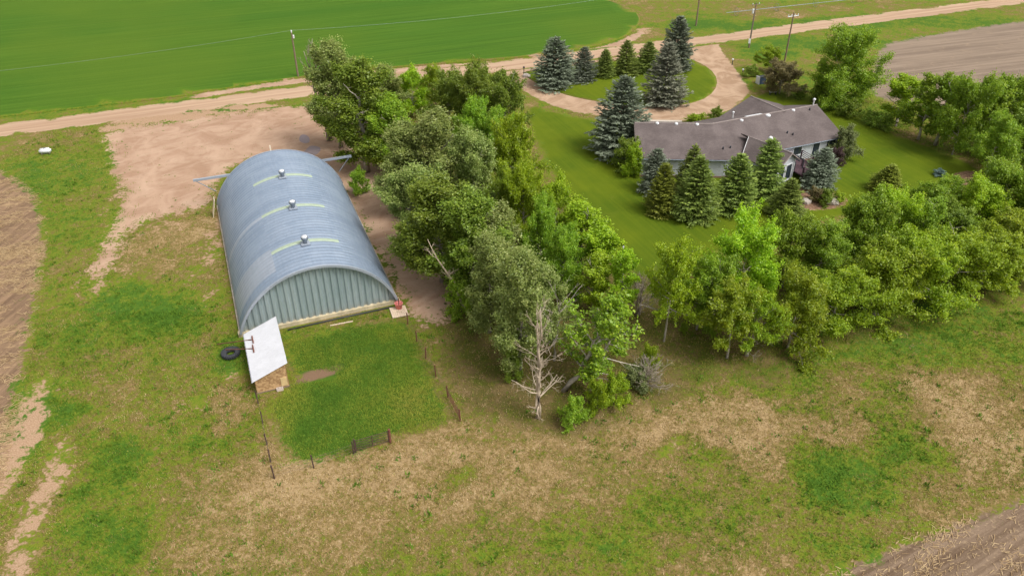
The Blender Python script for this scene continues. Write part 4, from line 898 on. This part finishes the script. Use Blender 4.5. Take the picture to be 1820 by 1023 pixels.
    T = np.clip(0.30 * ct[idx] + 0.45 * rng.rand(nleaf) + 0.20 + 0.10 * rng.normal(size=nleaf), 0, 1)
    C[:, 2] = np.maximum(C[:, 2], 0.1)
    rr__ = np.hypot(C[:, 0] - lean * C[:, 2], C[:, 1])
    return wood.mesh('trunk', True), leaf_mesh('crown', C, N, leaf * (0.65 + 0.7 * rng.rand(nleaf)), T, rng), float(np.percentile(C[:, 2], 99.5)), 2 * float(np.percentile(rr__, 97.5))
def spruce(seed, H, W, gap=0.34):
    rng = np.random.RandomState(seed); lo_ = rng.rand(4) * 6.28; ir = 0.06 + 0.12 * rng.rand(); wood = MB().tube([(0, 0, -0.2), (0, 0, H * 0.97)], [H * 0.022, 0.02], 7)
    C, N, S, T, A = [], [], [], [], []
    z = 0.25; 
    while z < H * 0.985:
        u = z / H; rad = W / 2 * (1 - u) ** 0.60 * (1.0 if u > 0.10 else 0.9) + 0.05; n = max(5, int(6 + rad * 4.2)); a0 = rng.rand() * 6.28
        for k in range(n):
            a = a0 + 6.283 * k / n + rng.normal() * 0.12; L = rad * (0.74 + 0.36 * rng.rand()) * (1 + ir * math.sin(2 * a + lo_[0] + 4 * u) + ir * 0.8 * math.sin(3 * a + lo_[1] - 7 * u)); el = R(-14 + 50 * u ** 1.5 + rng.normal() * 6)
            d = np.array([math.cos(a) * math.cos(el), math.sin(a) * math.cos(el), math.sin(el)]); p0 = np.array([0, 0, z + rng.normal() * 0.08]); side = np.array([-math.sin(a), math.cos(a), 0])
            m = max(6, int(L * 11))
            f = (np.arange(m) + rng.rand(m)) / m; f = 0.22 + 0.80 * f
            sag = -0.10 * L * np.sin(f * 3.0) + 0.10 * L * f ** 3
            P = p0 + d * (f * L)[:, None] + np.array([0, 0, 1]) * sag[:, None]
            w = (0.34 * L * (1.15 - f) + 0.10) * rng.uniform(-1, 1, m); P = P + side * w[:, None] + np.array([0, 0, 1]) * (-0.15 * np.abs(w))[:, None] + rng.normal(size=(m, 3)) * 0.035
            ax = unit(d + side * (np.sign(w) * 0.7)[:, None] + rng.normal(size=(m, 3)) * 0.2)
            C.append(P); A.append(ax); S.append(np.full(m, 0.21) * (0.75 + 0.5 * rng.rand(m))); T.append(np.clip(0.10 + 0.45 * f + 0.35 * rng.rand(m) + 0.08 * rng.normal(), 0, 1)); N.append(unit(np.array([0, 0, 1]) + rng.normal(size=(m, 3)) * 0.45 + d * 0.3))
        z += gap * (0.75 + 0.4 * rng.rand()) * (1 - 0.35 * u)
    C, N, S, T, A = map(np.concatenate, (C, N, S, T, A)); n = len(C)
    V, TT = [], []
    for rep_ in range(2):                       # two crossed blades for every spray: it has body from every side
        b = unit(np.cross(N, A)) if rep_ == 0 else unit(np.cross(unit(np.cross(N, A)), A)) * 0.75
        s = S[:, None]; V.append(np.stack([C - A * s * 0.9, C + b * s * 0.36, C + A * s * 1.1, C - b * s * 0.36], 1)); TT.append(T)
    V = np.concatenate(V); TT = np.concatenate(TT)
    return wood.mesh('trunk', True), np_mesh('crown', V.reshape(-1, 3), np.arange(4 * len(V)).reshape(-1, 4), {'tint': np.repeat(TT, 4)}), float(C[:, 2].max()), 2 * float(np.percentile(np.hypot(C[:, 0], C[:, 1]), 98.5))

PROTO = {
    'poplar': [grow(11, 13, 7.0, 0.16, 'poplar', 0.092, 72000, 34, bare=0.06), grow(12, 13, 6.4, 0.14, 'poplar', 0.092, 72000, 32, bare=0.08), grow(13, 12, 7.4, 0.18, 'poplar', 0.092, 72000, 32, bare=0.12), grow(14, 13, 6.6, 0.15, 'poplar', 0.092, 72000, 30)],
    'round': [grow(21, 8.5, 6.6, 0.20, 'round', 0.092, 54000, 28), grow(22, 8.5, 6.8, 0.24, 'round', 0.092, 54000, 26), grow(23, 9, 6.4, 0.18, 'round', 0.092, 54000, 30), grow(24, 8, 7.0, 0.22, 'round', 0.092, 54000, 26), grow(25, 9, 6.2, 0.26, 'round', 0.092, 42000, 24, bare=0.1)],
    'slim': [grow(31, 9, 4.6, 0.22, 'poplar', 0.095, 24000, 24, bare=0.12), grow(32, 9, 4.8, 0.26, 'poplar', 0.095, 22000, 22, bare=0.15), grow(33, 9, 4.4, 0.2, 'round', 0.095, 24000, 22)],
    'big': [grow(81, 12, 9.5, 0.12, 'round', 0.11, 75000, 44)],
    'legged': [grow(71, 8.5, 5.6, 0.40, 'round', 0.095, 27000, 22, lean=0.04, bare=0.08), grow(72, 8.5, 5.8, 0.36, 'round', 0.095, 27000, 22, lean=-0.05, bare=0.12)],
    'shrub': [grow(41, 2.6, 3.0, 0.05, 'shrub', 0.075, 11000, 22), grow(42, 2.4, 3.0, 0.04, 'shrub', 0.075, 11000, 22), grow(43, 2.8, 2.8, 0.05, 'shrub', 0.075, 10000, 20)],
    'sparse': [grow(51, 9, 4.6, 0.30, 'poplar', 0.10, 4500, 20, bare=0.3), grow(52, 9, 4.6, 0.22, 'poplar', 0.10, 4800, 22, bare=0.35), grow(53, 9, 4.8, 0.26, 'round', 0.10, 4600, 22, bare=0.35)],
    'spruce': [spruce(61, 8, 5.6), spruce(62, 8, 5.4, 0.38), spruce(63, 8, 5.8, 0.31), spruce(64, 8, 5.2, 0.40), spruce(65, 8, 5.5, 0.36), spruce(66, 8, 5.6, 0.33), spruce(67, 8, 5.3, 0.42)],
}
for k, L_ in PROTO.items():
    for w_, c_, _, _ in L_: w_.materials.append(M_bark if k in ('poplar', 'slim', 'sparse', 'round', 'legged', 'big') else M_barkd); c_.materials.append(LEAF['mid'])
cnt = {}
trng = random.Random(9)
def plant(kind, leaf, bx, by, ty, wpx, label, name, group, cat='tree', tilt=(0, 0)):
    """a tree standing at a surveyed ground point, as tall and as wide as it measures in metres there"""
    i = cnt.get(kind, 0); cnt[kind] = i + 1; w_, c_, H_, W_ = PROTO[kind][i % len(PROTO[kind])]
    p = G(bx, by); h = height_of(bx, by, ty); w = wpx / ppm((p.x, p.y, h * 0.5)); e = empty(name, p, trng.random() * 6.28)
    e.scale = (w / W_, w / W_, h / H_)
    if tilt != (0, 0): e.rotation_euler = (tilt[0], tilt[1], trng.random() * 6.28 if kind == 'spruce' else 0)
    tag(e, label, cat, group)
    mesh_obj('trunk', w_, None, e); mesh_obj('crown', c_, LEAF[leaf], e)
    return e
# ---- spruces
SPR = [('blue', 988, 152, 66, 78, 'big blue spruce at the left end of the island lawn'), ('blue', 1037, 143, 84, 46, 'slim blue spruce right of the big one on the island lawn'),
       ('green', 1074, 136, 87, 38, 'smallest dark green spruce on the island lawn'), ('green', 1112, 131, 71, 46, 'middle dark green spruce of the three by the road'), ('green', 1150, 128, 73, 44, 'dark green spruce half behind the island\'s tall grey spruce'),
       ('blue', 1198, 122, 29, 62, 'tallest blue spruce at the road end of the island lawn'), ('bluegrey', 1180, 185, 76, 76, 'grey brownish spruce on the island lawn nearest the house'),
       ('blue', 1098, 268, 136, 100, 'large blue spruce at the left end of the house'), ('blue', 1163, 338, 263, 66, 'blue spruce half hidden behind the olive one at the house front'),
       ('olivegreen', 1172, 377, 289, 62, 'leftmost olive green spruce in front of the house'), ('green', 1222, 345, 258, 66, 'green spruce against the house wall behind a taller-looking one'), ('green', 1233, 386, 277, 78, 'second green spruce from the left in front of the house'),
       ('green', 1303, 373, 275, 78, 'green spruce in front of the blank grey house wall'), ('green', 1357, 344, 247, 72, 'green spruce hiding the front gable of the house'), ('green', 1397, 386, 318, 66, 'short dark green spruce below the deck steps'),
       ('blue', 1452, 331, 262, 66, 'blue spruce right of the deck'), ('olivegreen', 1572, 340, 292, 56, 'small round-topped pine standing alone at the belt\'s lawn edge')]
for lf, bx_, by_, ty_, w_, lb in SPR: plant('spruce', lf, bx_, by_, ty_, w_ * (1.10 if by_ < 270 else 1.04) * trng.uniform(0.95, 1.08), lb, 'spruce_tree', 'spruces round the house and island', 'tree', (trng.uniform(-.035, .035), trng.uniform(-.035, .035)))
# ---- left shelterbelt beside the arched shed
BA = [('poplar', 'poplar', 606, 262, 78, 110, 'tall poplar with bare top twigs nearest the road'), ('poplar', 'dark', 640, 305, 112, 140, 'broad green poplar overhanging the far corner of the arched shed'), ('poplar', 'mid', 690, 305, 175, 110, 'bright green poplar behind the grey-green ones by the shed'),
      ('poplar', 'poplar', 690, 215, 118, 90, 'grey-green poplar at the road edge of the left belt'), ('round', 'lime', 735, 205, 122, 76, 'yellowish tree at the road edge of the left belt'), ('round', 'olive', 775, 196, 116, 70, 'yellow-green tree behind the left belt by the road'), ('round', 'dark', 800, 235, 130, 100, 'dark round tree in the middle of the road end of the belt'),
      ('round', 'dark', 850, 238, 116, 120, 'large dark round tree by the driveway mouth'), ('round', 'dark', 900, 255, 132, 100, 'rightmost dark round tree by the driveway mouth'), ('round', 'mid', 835, 290, 176, 90, 'mid green round tree behind the bright lime one'), ('round', 'mid', 880, 300, 196, 80, 'small mid green tree left of the lime one'),
      ('poplar', 'poplar', 718, 375, 222, 120, 'grey-green poplar beside the shed\'s far vent'), ('poplar', 'poplar', 775, 385, 205, 140, 'tallest grey-green poplar in the middle of the left belt'), ('poplar', 'poplar', 830, 400, 235, 110, 'grey-green poplar left of the lime trees'),
      ('poplar', 'poplar', 735, 450, 300, 130, 'poplar whose branch hangs over the dirt track'), ('poplar', 'dark', 775, 500, 320, 150, 'dark poplar with a bleached dead limb beside the track'), ('poplar', 'dark', 835, 530, 345, 130, 'dark poplar at the track\'s near end'), ('poplar', 'poplar', 880, 520, 370, 110, 'sparse-topped poplar behind the dark ones'),
      ('poplar', 'poplar', 870, 590, 420, 110, 'poplar second from the dead tree in the left belt'), ('poplar', 'poplar', 925, 665, 450, 120, 'grey-green poplar right behind the dead tree'), ('poplar', 'poplar', 955, 600, 470, 80, 'slim poplar behind the dead tree top'),
      ('round', 'lime', 912, 372, 204, 112, 'bright lime tree at the lawn edge nearest the driveway'), ('round', 'lime', 930, 440, 290, 90, 'lime tree second along the lawn edge'), ('round', 'mid', 905, 430, 300, 80, 'mid green tree between poplars and lime trees'), ('round', 'lime', 985, 440, 318, 96, 'lime tree third along the lawn edge'),
      ('round', 'mid', 960, 500, 355, 90, 'shaded green tree inside the left belt'), ('slim', 'lime', 1030, 480, 365, 90, 'lime tree fourth along the lawn edge'), ('round', 'mid', 1000, 530, 400, 90, 'green tree behind the fourth lime tree'), ('slim', 'lime', 1065, 510, 405, 88, 'lime tree fifth along the lawn edge'),
      ('slim', 'lime', 1100, 565, 445, 80, 'last lime tree at the lawn\'s pointed corner'), ('slim', 'lime', 1052, 560, 455, 70, 'lime tree above the leaning sparse tree')]
for kd, lf, bx_, by_, ty_, w_, lb in BA: plant(kd, lf, bx_ + (12 if bx_ < 850 and by_ > 280 else 0), by_, ty_, w_ * (0.90 if by_ < 430 else 0.97), lb, 'poplar_tree' if kd == 'poplar' else 'broadleaf_tree', 'trees of the left shelterbelt')
# ---- right shelterbelt
BB = [('legged', 'lime', 1180, 606, 428, 76, 'thin tree with a white bare trunk at the left end of the right belt'), ('legged', 'mid', 1238, 585, 455, 74, 'thin green tree beside the white-trunked one'), ('round', 'lime', 1310, 545, 388, 112, 'tall lime tree at the left end of the right belt'), ('round', 'mid', 1265, 580, 460, 86, 'small green tree below the tall lime one'),
      ('round', 'mid', 1390, 510, 384, 100, 'green tree right of the tall lime one'), ('round', 'mid', 1445, 510, 392, 104, 'green tree with grey twigs in the inner row'), ('round', 'mid', 1520, 480, 345, 104, 'broad green tree in the inner row below the patio'), ('round', 'lime', 1575, 450, 338, 90, 'light green tree in the inner row below the lone pine'),
      ('round', 'mid', 1622, 465, 358, 90, 'rounded green tree in the middle of the inner row'), ('round', 'dark', 1672, 460, 366, 90, 'dark green tree in the middle of the inner row'), ('round', 'mid', 1655, 400, 318, 84, 'light tree at the lawn edge left of the garden bed'), ('round', 'lime', 1720, 420, 322, 90, 'lime tree in front of the garden bed'), ('round', 'mid', 1770, 400, 290, 104, 'tall bright tree right of the garden bed'), ('round', 'mid', 1822, 420, 310, 110, 'green tree cut by the right frame edge, inner row'),
      ('legged', 'olive', 1292, 636, 505, 90, 'leftmost olive tree with a forked pale trunk'), ('legged', 'olive', 1328, 632, 515, 84, 'olive tree with bare grey twigs and a thin pale trunk'), ('round', 'olive', 1400, 618, 485, 108, 'olive tree drooping to the grass, third in the outer row'), ('round', 'olive', 1470, 590, 482, 112, 'round olive tree, fourth in the outer row'),
      ('round', 'olive', 1552, 562, 440, 128, 'wide olive tree with a pale slanting trunk'), ('round', 'olive', 1618, 545, 420, 124, 'olive tree right of the wide one'), ('round', 'olive', 1682, 528, 418, 124, 'olive tree before the dark green one in the outer row'), ('round', 'olive', 1742, 508, 410, 116, 'second olive tree from the right frame edge'), ('round', 'olive', 1800, 488, 394, 124, 'olive tree at the right frame edge'), ('round', 'olive', 1880, 465, 380, 124, 'olive tree just past the right frame edge')]
for kd, lf, bx_, by_, ty_, w_, lb in BB: plant(kd, lf, bx_, by_, ty_, w_ * 1.26, lb, 'broadleaf_tree', 'trees of the right shelterbelt')
# ---- trees behind the lawn
BC = [('big', 'mid', 1488, 188, 48, 122, 'big dark green tree behind the house'), ('slim', 'lime', 1592, 224, 138, 70, 'lime tree left in the row beside the bare field'), ('slim', 'mid', 1632, 248, 131, 76, 'thin-trunked green tree second in the row by the bare field'), ('slim', 'mid', 1662, 258, 142, 68, 'twiggy green tree third in the row by the bare field'),
      ('round', 'mid', 1692, 275, 134, 84, 'dense green tree in the middle of the row by the bare field'), ('slim', 'mid', 1735, 270, 145, 76, 'tree with bare pale limbs in the row by the bare field'), ('round', 'mid', 1775, 262, 133, 96, 'tree with the highest crown at the right of the row'), ('round', 'mid', 1752, 310, 205, 90, 'pale green rounded tree below the row by the bare field'), ('round', 'dark', 1815, 300, 190, 100, 'dark tree at the right frame edge by the bare field'), ('round', 'mid', 1850, 280, 150, 100, 'tree past the right frame edge by the bare field'),
      ('round', 'plum', 1385, 166, 110, 72, 'plum-brown crab apple tree behind the house'), ('round', 'olive', 1366, 128, 84, 46, 'yellow-green tree behind the plum-brown one')]
for kd, lf, bx_, by_, ty_, w_, lb in BC: plant(kd, lf, bx_, by_, ty_, w_ * 1.12, lb, 'broadleaf_tree', 'trees behind the lawn')
# ---- shrubs
BS = [('dark', 1112, 300, 245, 52, 'dark shrub under the large blue spruce by the house'), ('olive', 1126, 312, 258, 46, 'round yellowish arborvitae at the left corner of the house'), ('olive', 1236, 221, 203, 42, 'low spreading juniper at the house back by the walk'), ('dark', 1271, 217, 191, 30, 'upright dark juniper at the house back by the garage roof'),
      ('grey', 1497, 282, 226, 52, 'big grey-green round shrub at the right end of the house'), ('purple', 1485, 293, 263, 28, 'small purple-leaved shrub at the right end of the house'), ('plum', 1446, 357, 333, 30, 'brownish shrub in the patio bed'), ('dark', 1466, 362, 336, 34, 'green shrub in the patio bed'), ('lime', 1490, 358, 342, 30, 'bright low shrub at the right of the patio bed'),
      ('dark', 1334, 136, 116, 30, 'small bush at the driveway bend'), ('dark', 1422, 176, 153, 17, 'small upright bush on the lawn behind the house'), ('dark', 1452, 180, 150, 40, 'leftmost bush of the hedge under the big dark tree'), ('dark', 1478, 194, 165, 42, 'second bush of the hedge under the big dark tree'), ('dark', 1508, 208, 178, 42, 'third bush of the hedge under the big dark tree'), ('dark', 1545, 222, 198, 32, 'fourth bush of the hedge toward the row of trees'), ('dark', 1570, 232, 200, 32, 'last bush of the hedge at the first lime tree'),
      ('olive', 1090, 718, 665, 52, 'yellow-green bush right of the leaning sparse tree'), ('olive', 1060, 730, 675, 46, 'small yellow-green bush under the leaning sparse tree'), ('olive', 1150, 660, 612, 34, 'small yellow-green bush standing alone below the belt gap'), ('mid', 1018, 752, 705, 50, 'green bush at the foot of the leaning sparse tree'), ('dark', 912, 672, 600, 40, 'dark bush left of the dead tree'),
      ('grey', 1130, 690, 650, 50, 'grey twiggy bush in the belt gap'), ('mid', 1215, 590, 572, 18, 'tiny green bush on the grass left of the olive trees'), ('mid', 820, 560, 500, 60, 'leafy undergrowth bush at the end of the dirt track'), ('mid', 640, 345, 300, 40, 'low green sapling beside the arched shed'), ('cabbage', 1668, 312, 301, 24, 'blue-green leafy plants left of the garden bed'), ('mid', 1600, 342, 326, 16, 'tiny bush right of the lone pine'),
      ('olive', 1530, 600, 570, 10, 'tiny seedling at the wide olive tree')]
for lf, bx_, by_, ty_, w_, lb in BS[:-1]: plant('shrub', lf, bx_, by_, ty_, w_ * 1.08, lb, 'shrub', 'shrubs', 'shrub')

# ---- dead tree, leaning tree, bare limbs
def dead(name, px, py, ty, label, seed, nb=26, spread=0.30, mat=M_dead, lean=0.0, stems=2, cat='tree'):
    rng = np.random.RandomState(seed); p = G(px, py); h = height_of(px, py, ty); e = empty(name, p); tag(e, label, cat); tr_ = MB(); br = MB(); r0 = h * 0.017
    for s in range(stems):
        off = rng.normal(size=2) * 0.05 * h * s; pts = [np.array([off[0] * 0.3 * s, 0, -0.2])]
        for i in range(1, 9): pts.append(np.array([off[0] * i / 8 + lean * h * i / 8 + rng.normal() * 0.01 * h, off[1] * i / 8 + rng.normal() * 0.01 * h, h * (1 - 0.1 * s) * i / 8]))
        tr_.tube(pts, [r0 * (1.1 - 0.125 * i) + 0.012 for i in range(9)], 7)
        for k in range(nb):
            t = 0.12 + 0.83 * (k + rng.rand()) / nb; f = t * 8; i = min(int(f), 7); q = pts[i] + (pts[i + 1] - pts[i]) * (f - i); a = rng.rand() * 6.28; L = h * spread * (1.05 - 0.62 * t) * (0.25 + 1.1 * rng.rand() ** 1.3) + 0.3
            d = np.array([math.cos(a), math.sin(a), -0.05 + 1.5 * t]); b = branch(q, unit(d), L, 5, rng, 0.12, 0.16); br.tube(b, [r0 * 0.34 * (1 - 0.17 * j) * (1.1 - t) + 0.010 for j in range(6)], 5, False)
            for w in range(5):
                j = 1 + rng.randint(4); b2 = branch(b[j], unit(d + rng.normal(size=3) * 0.8), L * 0.4, 4, rng, 0.12, 0.22); br.tube(b2, [0.022, 0.018, 0.014, 0.011, 0.008], 4, False)
                for w2 in range(2): br.tube(branch(b2[2 + w2], unit(d + rng.normal(size=3)), L * 0.2, 2, rng, 0.1, 0.2), [0.012, 0.010, 0.007], 3, False)
    tr_.build('trunk', mat, e, True); br.build('branches', mat, e, True); return e
dead('dead_tree', 957, 742, 545, 'bleached leafless dead tree at the near tip of the left belt', 3, 17, 0.21)
dead('bare_tree', 588, 250, 70, 'grey leafless treetop sticking out of the belt by the road', 5, 22, 0.22, M_twig, -0.06)
dead('bare_tree', 836, 556, 425, 'bleached bare limb leaning out of the belt over the dirt track', 8, 10, 0.18, M_dead, -0.45, 1)
dead('bare_tree', 880, 560, 455, 'bleached bare snag between the poplars near the dead tree', 9, 12, 0.2, M_dead, -0.08, 1)
dead('bare_bush', 1135, 560, 490, 'grey leafless bush in the gap between the belts', 10, 16, 0.5, M_twig, 0.0, 3, 'shrub')
dead('bare_bush', 1325, 632, 555, 'grey bare branching tree among the olive trees', 12, 14, 0.45, M_twig, 0.0, 2, 'shrub')
dead('bare_bush', 1150, 690, 640, 'grey leafless brush pile right of the leaning tree', 13, 14, 0.6, M_twig, 0.0, 3, 'shrub')
lt_ = plant('sparse', 'mid', 1003, 694, 520, 130, 'sparse tree with a pale trunk leaning right beside the dead tree', 'leaning_tree', None, 'tree'); lt_.rotation_euler = (0, R(28), R(10))
for lf, bx_, by_, ty_, w_, lb, tl in (('mid', 1068, 650, 548, 80, 'airy thin-leaved tree right of the leaning sparse tree', (0.0, 0.16)), ('poplar', 985, 640, 500, 90, 'airy grey-green tree between the dead tree and the leaning one', (0, 0.05)), ('mid', 1045, 700, 625, 56, 'short airy tree below the leaning sparse tree', (0, 0.2))):
    plant('sparse', lf, bx_, by_, ty_, w_, lb, 'sparse_tree', 'sparse trees at the near tip of the left belt', 'tree', tl)

# ---------------------------------------------------------------- ground cover (uncountable)
def m_blade(name, spec=0.1):
    t = NT(name); c = t.attr('col', 'Color'); t.color(c); t.set(Roughness=0.9, Specular_IOR_Level=0.08)
    tr = t.new('ShaderNodeBsdfTranslucent'); t.l.new(c, tr.inputs['Color']); mx = t.new('ShaderNodeMixShader'); mx.inputs[0].default_value = 0.3
    t.l.new(t.b.outputs[0], mx.inputs[1]); t.l.new(tr.outputs[0], mx.inputs[2]); t.l.new(mx.outputs[0], t.n['Material Output'].inputs['Surface']); return t.m
M_blade = m_blade('grass_blades')
def tufts(name, P, H, C, label, cat, nb=5, wid=0.035, seed=0, z0=0.0, spread=0.10):
    rng = np.random.RandomState(seed); n = len(P); a = rng.rand(n, nb) * 6.283; ln = 0.25 + 0.75 * rng.rand(n, nb); h = H[:, None] * (0.6 + 0.6 * rng.rand(n, nb))
    ox = rng.normal(size=(n, nb)) * spread; oy = rng.normal(size=(n, nb)) * spread; bx_ = P[:, 0:1] + ox; by_ = P[:, 1:2] + oy; w = wid * (0.7 + 0.6 * rng.rand(n, nb))
    V = np.stack([np.stack([bx_ - np.sin(a) * w, by_ + np.cos(a) * w, np.full_like(a, z0 - 0.02)], -1), np.stack([bx_ + np.sin(a) * w, by_ - np.cos(a) * w, np.full_like(a, z0 - 0.02)], -1),
                  np.stack([bx_ + np.cos(a) * ln * h, by_ + np.sin(a) * ln * h, z0 + h * (1.05 - 0.5 * ln)], -1)], 2).reshape(-1, 3)
    c = np.clip(C[:, None, :] * (0.8 + 0.4 * rng.rand(n, nb, 1)), 0, 1); c = np.repeat(np.concatenate([c, np.ones((n, nb, 1))], -1).reshape(-1, 4), 3, 0)
    o = mesh_obj(name, np_mesh(name, V, np.arange(len(V)).reshape(-1, 3), {'col': c}), M_blade); o['kind'] = 'stuff'; tag(o, label, cat); return o
def scatter(poly, n, seed):
    P = np.array(poly); rng = np.random.RandomState(seed); Q = rng.uniform(P.min(0), P.max(0), (n, 2)); return Q[inside(Q, poly)]
def ramp_c(d, stops):
    xs = [s_[0] for s_ in stops]; return np.stack([np.interp(d, xs, [s_[1][k] for s_ in stops]) for k in range(3)], 1)
GR = [(0.0, (0.090, 0.185, 0.020)), (0.25, (0.140, 0.235, 0.022)), (0.45, (0.21, 0.25, 0.03)), (0.6, (0.30, 0.235, 0.060)), (0.8, (0.40, 0.285, 0.135)), (1.1, (0.57, 0.43, 0.245))]
GP = [(0.0, (0.092, 0.200, 0.024)), (0.2, (0.142, 0.250, 0.030)), (0.4, (0.265, 0.315, 0.040)), (0.7, (0.33, 0.33, 0.06))]
rg_ = np.random.RandomState(77)
view_poly = [(-40, 31), (40, 31), (75, 100), (82, 118), (70, 122), (-66, 112), (-70, 100)]
Q = np.concatenate([scatter(view_poly, 120000, 2), scatter([(-44, 31), (44, 31), (52, 64), (-48, 64)], 60000, 8)])
keep = np.ones(len(Q), bool); 
shed_poly = [tuple(in_shed(x, y)[:2]) for x, y in ((-0.4, -0.3), (SW + 0.4, -0.3), (SW + 0.4, SL + 0.4), (-0.4, SL + 0.4))]
lean_poly = [tuple(in_lean(x, y, 0)[:2]) for x, y in ((-0.1, -0.1), (LW + 0.1, -0.1), (LW + 0.1, LL + 0.1), (-0.1, LL + 0.1))]
for pl in (yard_poly, lawn_poly, drive_poly, isl_poly, road_poly, pen_poly, stubL_poly, stubR_poly, bare_poly, shed_poly, lean_poly): keep &= ~inside(Q, smooth_poly(pl, 1) if len(pl) > 6 else pl)
Q = Q[keep]; Z = zone(Q[:, 0], Q[:, 1]); d = Z[:, 0] + 0.16 * vnoise(Q[:, 0], Q[:, 1], 0.35, 17) + 0.22 * vnoise(Q[:, 0], Q[:, 1], 1.1, 7) + rg_.normal(size=len(Q)) * 0.20
k_ = (Z[:, 1] < 0.45) & (rg_.rand(len(Q)) > Z[:, 2] * 0.7); Q, d, Z = Q[k_], d[k_], Z[k_]; Q0 = Q
tufts('meadow_grass', Q, np.where(d < 0.3, 0.20, 0.15) * (0.6 + 0.8 * rg_.rand(len(Q))), ramp_c(d, GR), 'patchy green and straw-coloured rough grass across the foreground', 'grass', 5, 0.030, 3, 0.0, 0.14)
Q = scatter(pen_poly, 26000, 4); Q = Q[~inside(Q, lean_poly)]; Q = Q[seg_dist(Q, pen_poly) + 1.1 * vnoise(Q[:, 0], Q[:, 1], 1.0, 31) + rg_.normal(size=len(Q)) * 0.5 > 0.8]
dd = 0.20 + 0.26 * vnoise(Q[:, 0], Q[:, 1], 0.45, 12) + 0.22 * np.exp(-seg_dist(Q, pen_poly) / 0.9) + 0.10 * vnoise(Q[:, 0], Q[:, 1], 1.4, 13) + rg_.normal(size=len(Q)) * 0.10
dd += 0.30 * np.exp(-(((Q[:, 0] - G(742, 715).x) / 2.2) ** 2 + ((Q[:, 1] - G(742, 715).y) / 3.0) ** 2)) + 0.25 * np.exp(-(((Q[:, 0] - G(500, 770).x) / 0.9) ** 2 + ((Q[:, 1] - G(500, 770).y) / 4.0) ** 2))
bare_ = np.exp(-(((Q[:, 0] - G(560, 668).x) / 2.2) ** 2 + ((Q[:, 1] - G(560, 668).y) / 0.9) ** 2)); kk = bare_ < 0.4; Q, dd = Q[kk], dd[kk]
tufts('pen_grass', Q, 0.10 + 0.11 * rg_.rand(len(Q)), ramp_c(np.maximum(dd, 0), GP), 'lush tall green grass filling the small pen', 'grass', 6, 0.032, 5, 0.0, 0.12)
wq = Q0[(rg_.rand(len(Q0)) < np.where(d < 0.45, 0.04, 0.006)) & (vnoise(Q0[:, 0], Q0[:, 1], 0.5, 41) > 0.0)]
tufts('broadleaf_weeds', wq, 0.20 + 0.22 * rg_.rand(len(wq)), ramp_c(0.15 * rg_.rand(len(wq)), GR), 'dark green broadleaf weeds dotted through the rough grass', 'weeds', 9, 0.07, 15, 0.0, 0.16)
# weeds at the dirt yard's frayed edges
yp = smooth_poly(yard_poly, 1); Q = scatter(yp, 30000, 6); dq = seg_dist(Q, yp); kk = (dq < 3.0) & (rg_.rand(len(Q)) < np.exp(-dq / 0.9)) & (vnoise(Q[:, 0], Q[:, 1], 0.9, 3) > -0.1) & ~inside(Q, shed_poly); Q = Q[kk]
tufts('yard_weeds', Q, 0.14 + 0.14 * rg_.rand(len(Q)), ramp_c(0.2 + 0.25 * rg_.rand(len(Q)), GR), 'scattered green weeds along the edges of the dirt yard', 'weeds', 6, 0.035, 7, 0.0, 0.15)
# straw on the stubble fields
def straw(name, poly, n, label, ang, seed, L0=0.35, thr=0.3):
    Q = scatter(poly, n, seed); rng = np.random.RandomState(seed); vis = (np.abs(Q[:, 0]) < 0.70 * (Q[:, 1] + 16)) & (Q[:, 1] < 115) & (Q[:, 1] > 28); Q = Q[vis]
    ca, sa = math.cos(ang), math.sin(ang); ua, ub = Q[:, 0] * ca + Q[:, 1] * sa, Q[:, 1] * ca - Q[:, 0] * sa; nz = 0.8 * vnoise(ua * 0.35, ub, 1.5, seed) + 0.6 * vnoise(Q[:, 0], Q[:, 1], 0.5, seed + 1); Q = Q[nz + rng.normal(size=len(Q)) * 0.3 > thr]; n = len(Q)
    a = ang + rng.normal(size=n) * 0.7; L = L0 * (0.4 + rng.rand(n)); w = 0.008 + 0.016 * rng.rand(n); u = np.stack([np.cos(a), np.sin(a)], 1) * L[:, None] / 2; v = np.stack([-np.sin(a), np.cos(a)], 1) * w[:, None]
    z = 0.02 + 0.05 * rng.rand(n); dz = rng.normal(size=n) * 0.05
    V = np.stack([np.c_[Q - u - v, z - dz], np.c_[Q + u - v, z + dz], np.c_[Q + u + v, z + dz + .01], np.c_[Q - u + v, z - dz + .01]], 1).reshape(-1, 3); V[:, 2] = np.maximum(V[:, 2], 0.008)
    t = rng.rand(n, 1); c = np.array([0.34, 0.225, 0.115]) * (1 - t) + np.array([0.60, 0.45, 0.26]) * t; c = np.repeat(np.c_[c, np.ones(n)], 4, 0)
    o = mesh_obj(name, np_mesh(name, V, np.arange(4 * n).reshape(n, 4), {'col': c}), M_blade); o['kind'] = 'stuff'; tag(o, label, 'straw')
straw('straw_litter', smooth_poly(stubL_poly, 1), 260000, 'pale straw strewn in rows over the brown stubble field at left', R(14), 21, 0.50, 0.22)
straw('straw_litter', smooth_poly(stubR_poly, 1), 60000, 'pale corn straw strewn over the stubble field in the lower right corner', SROT + R(20), 22, 0.42, 0.15)
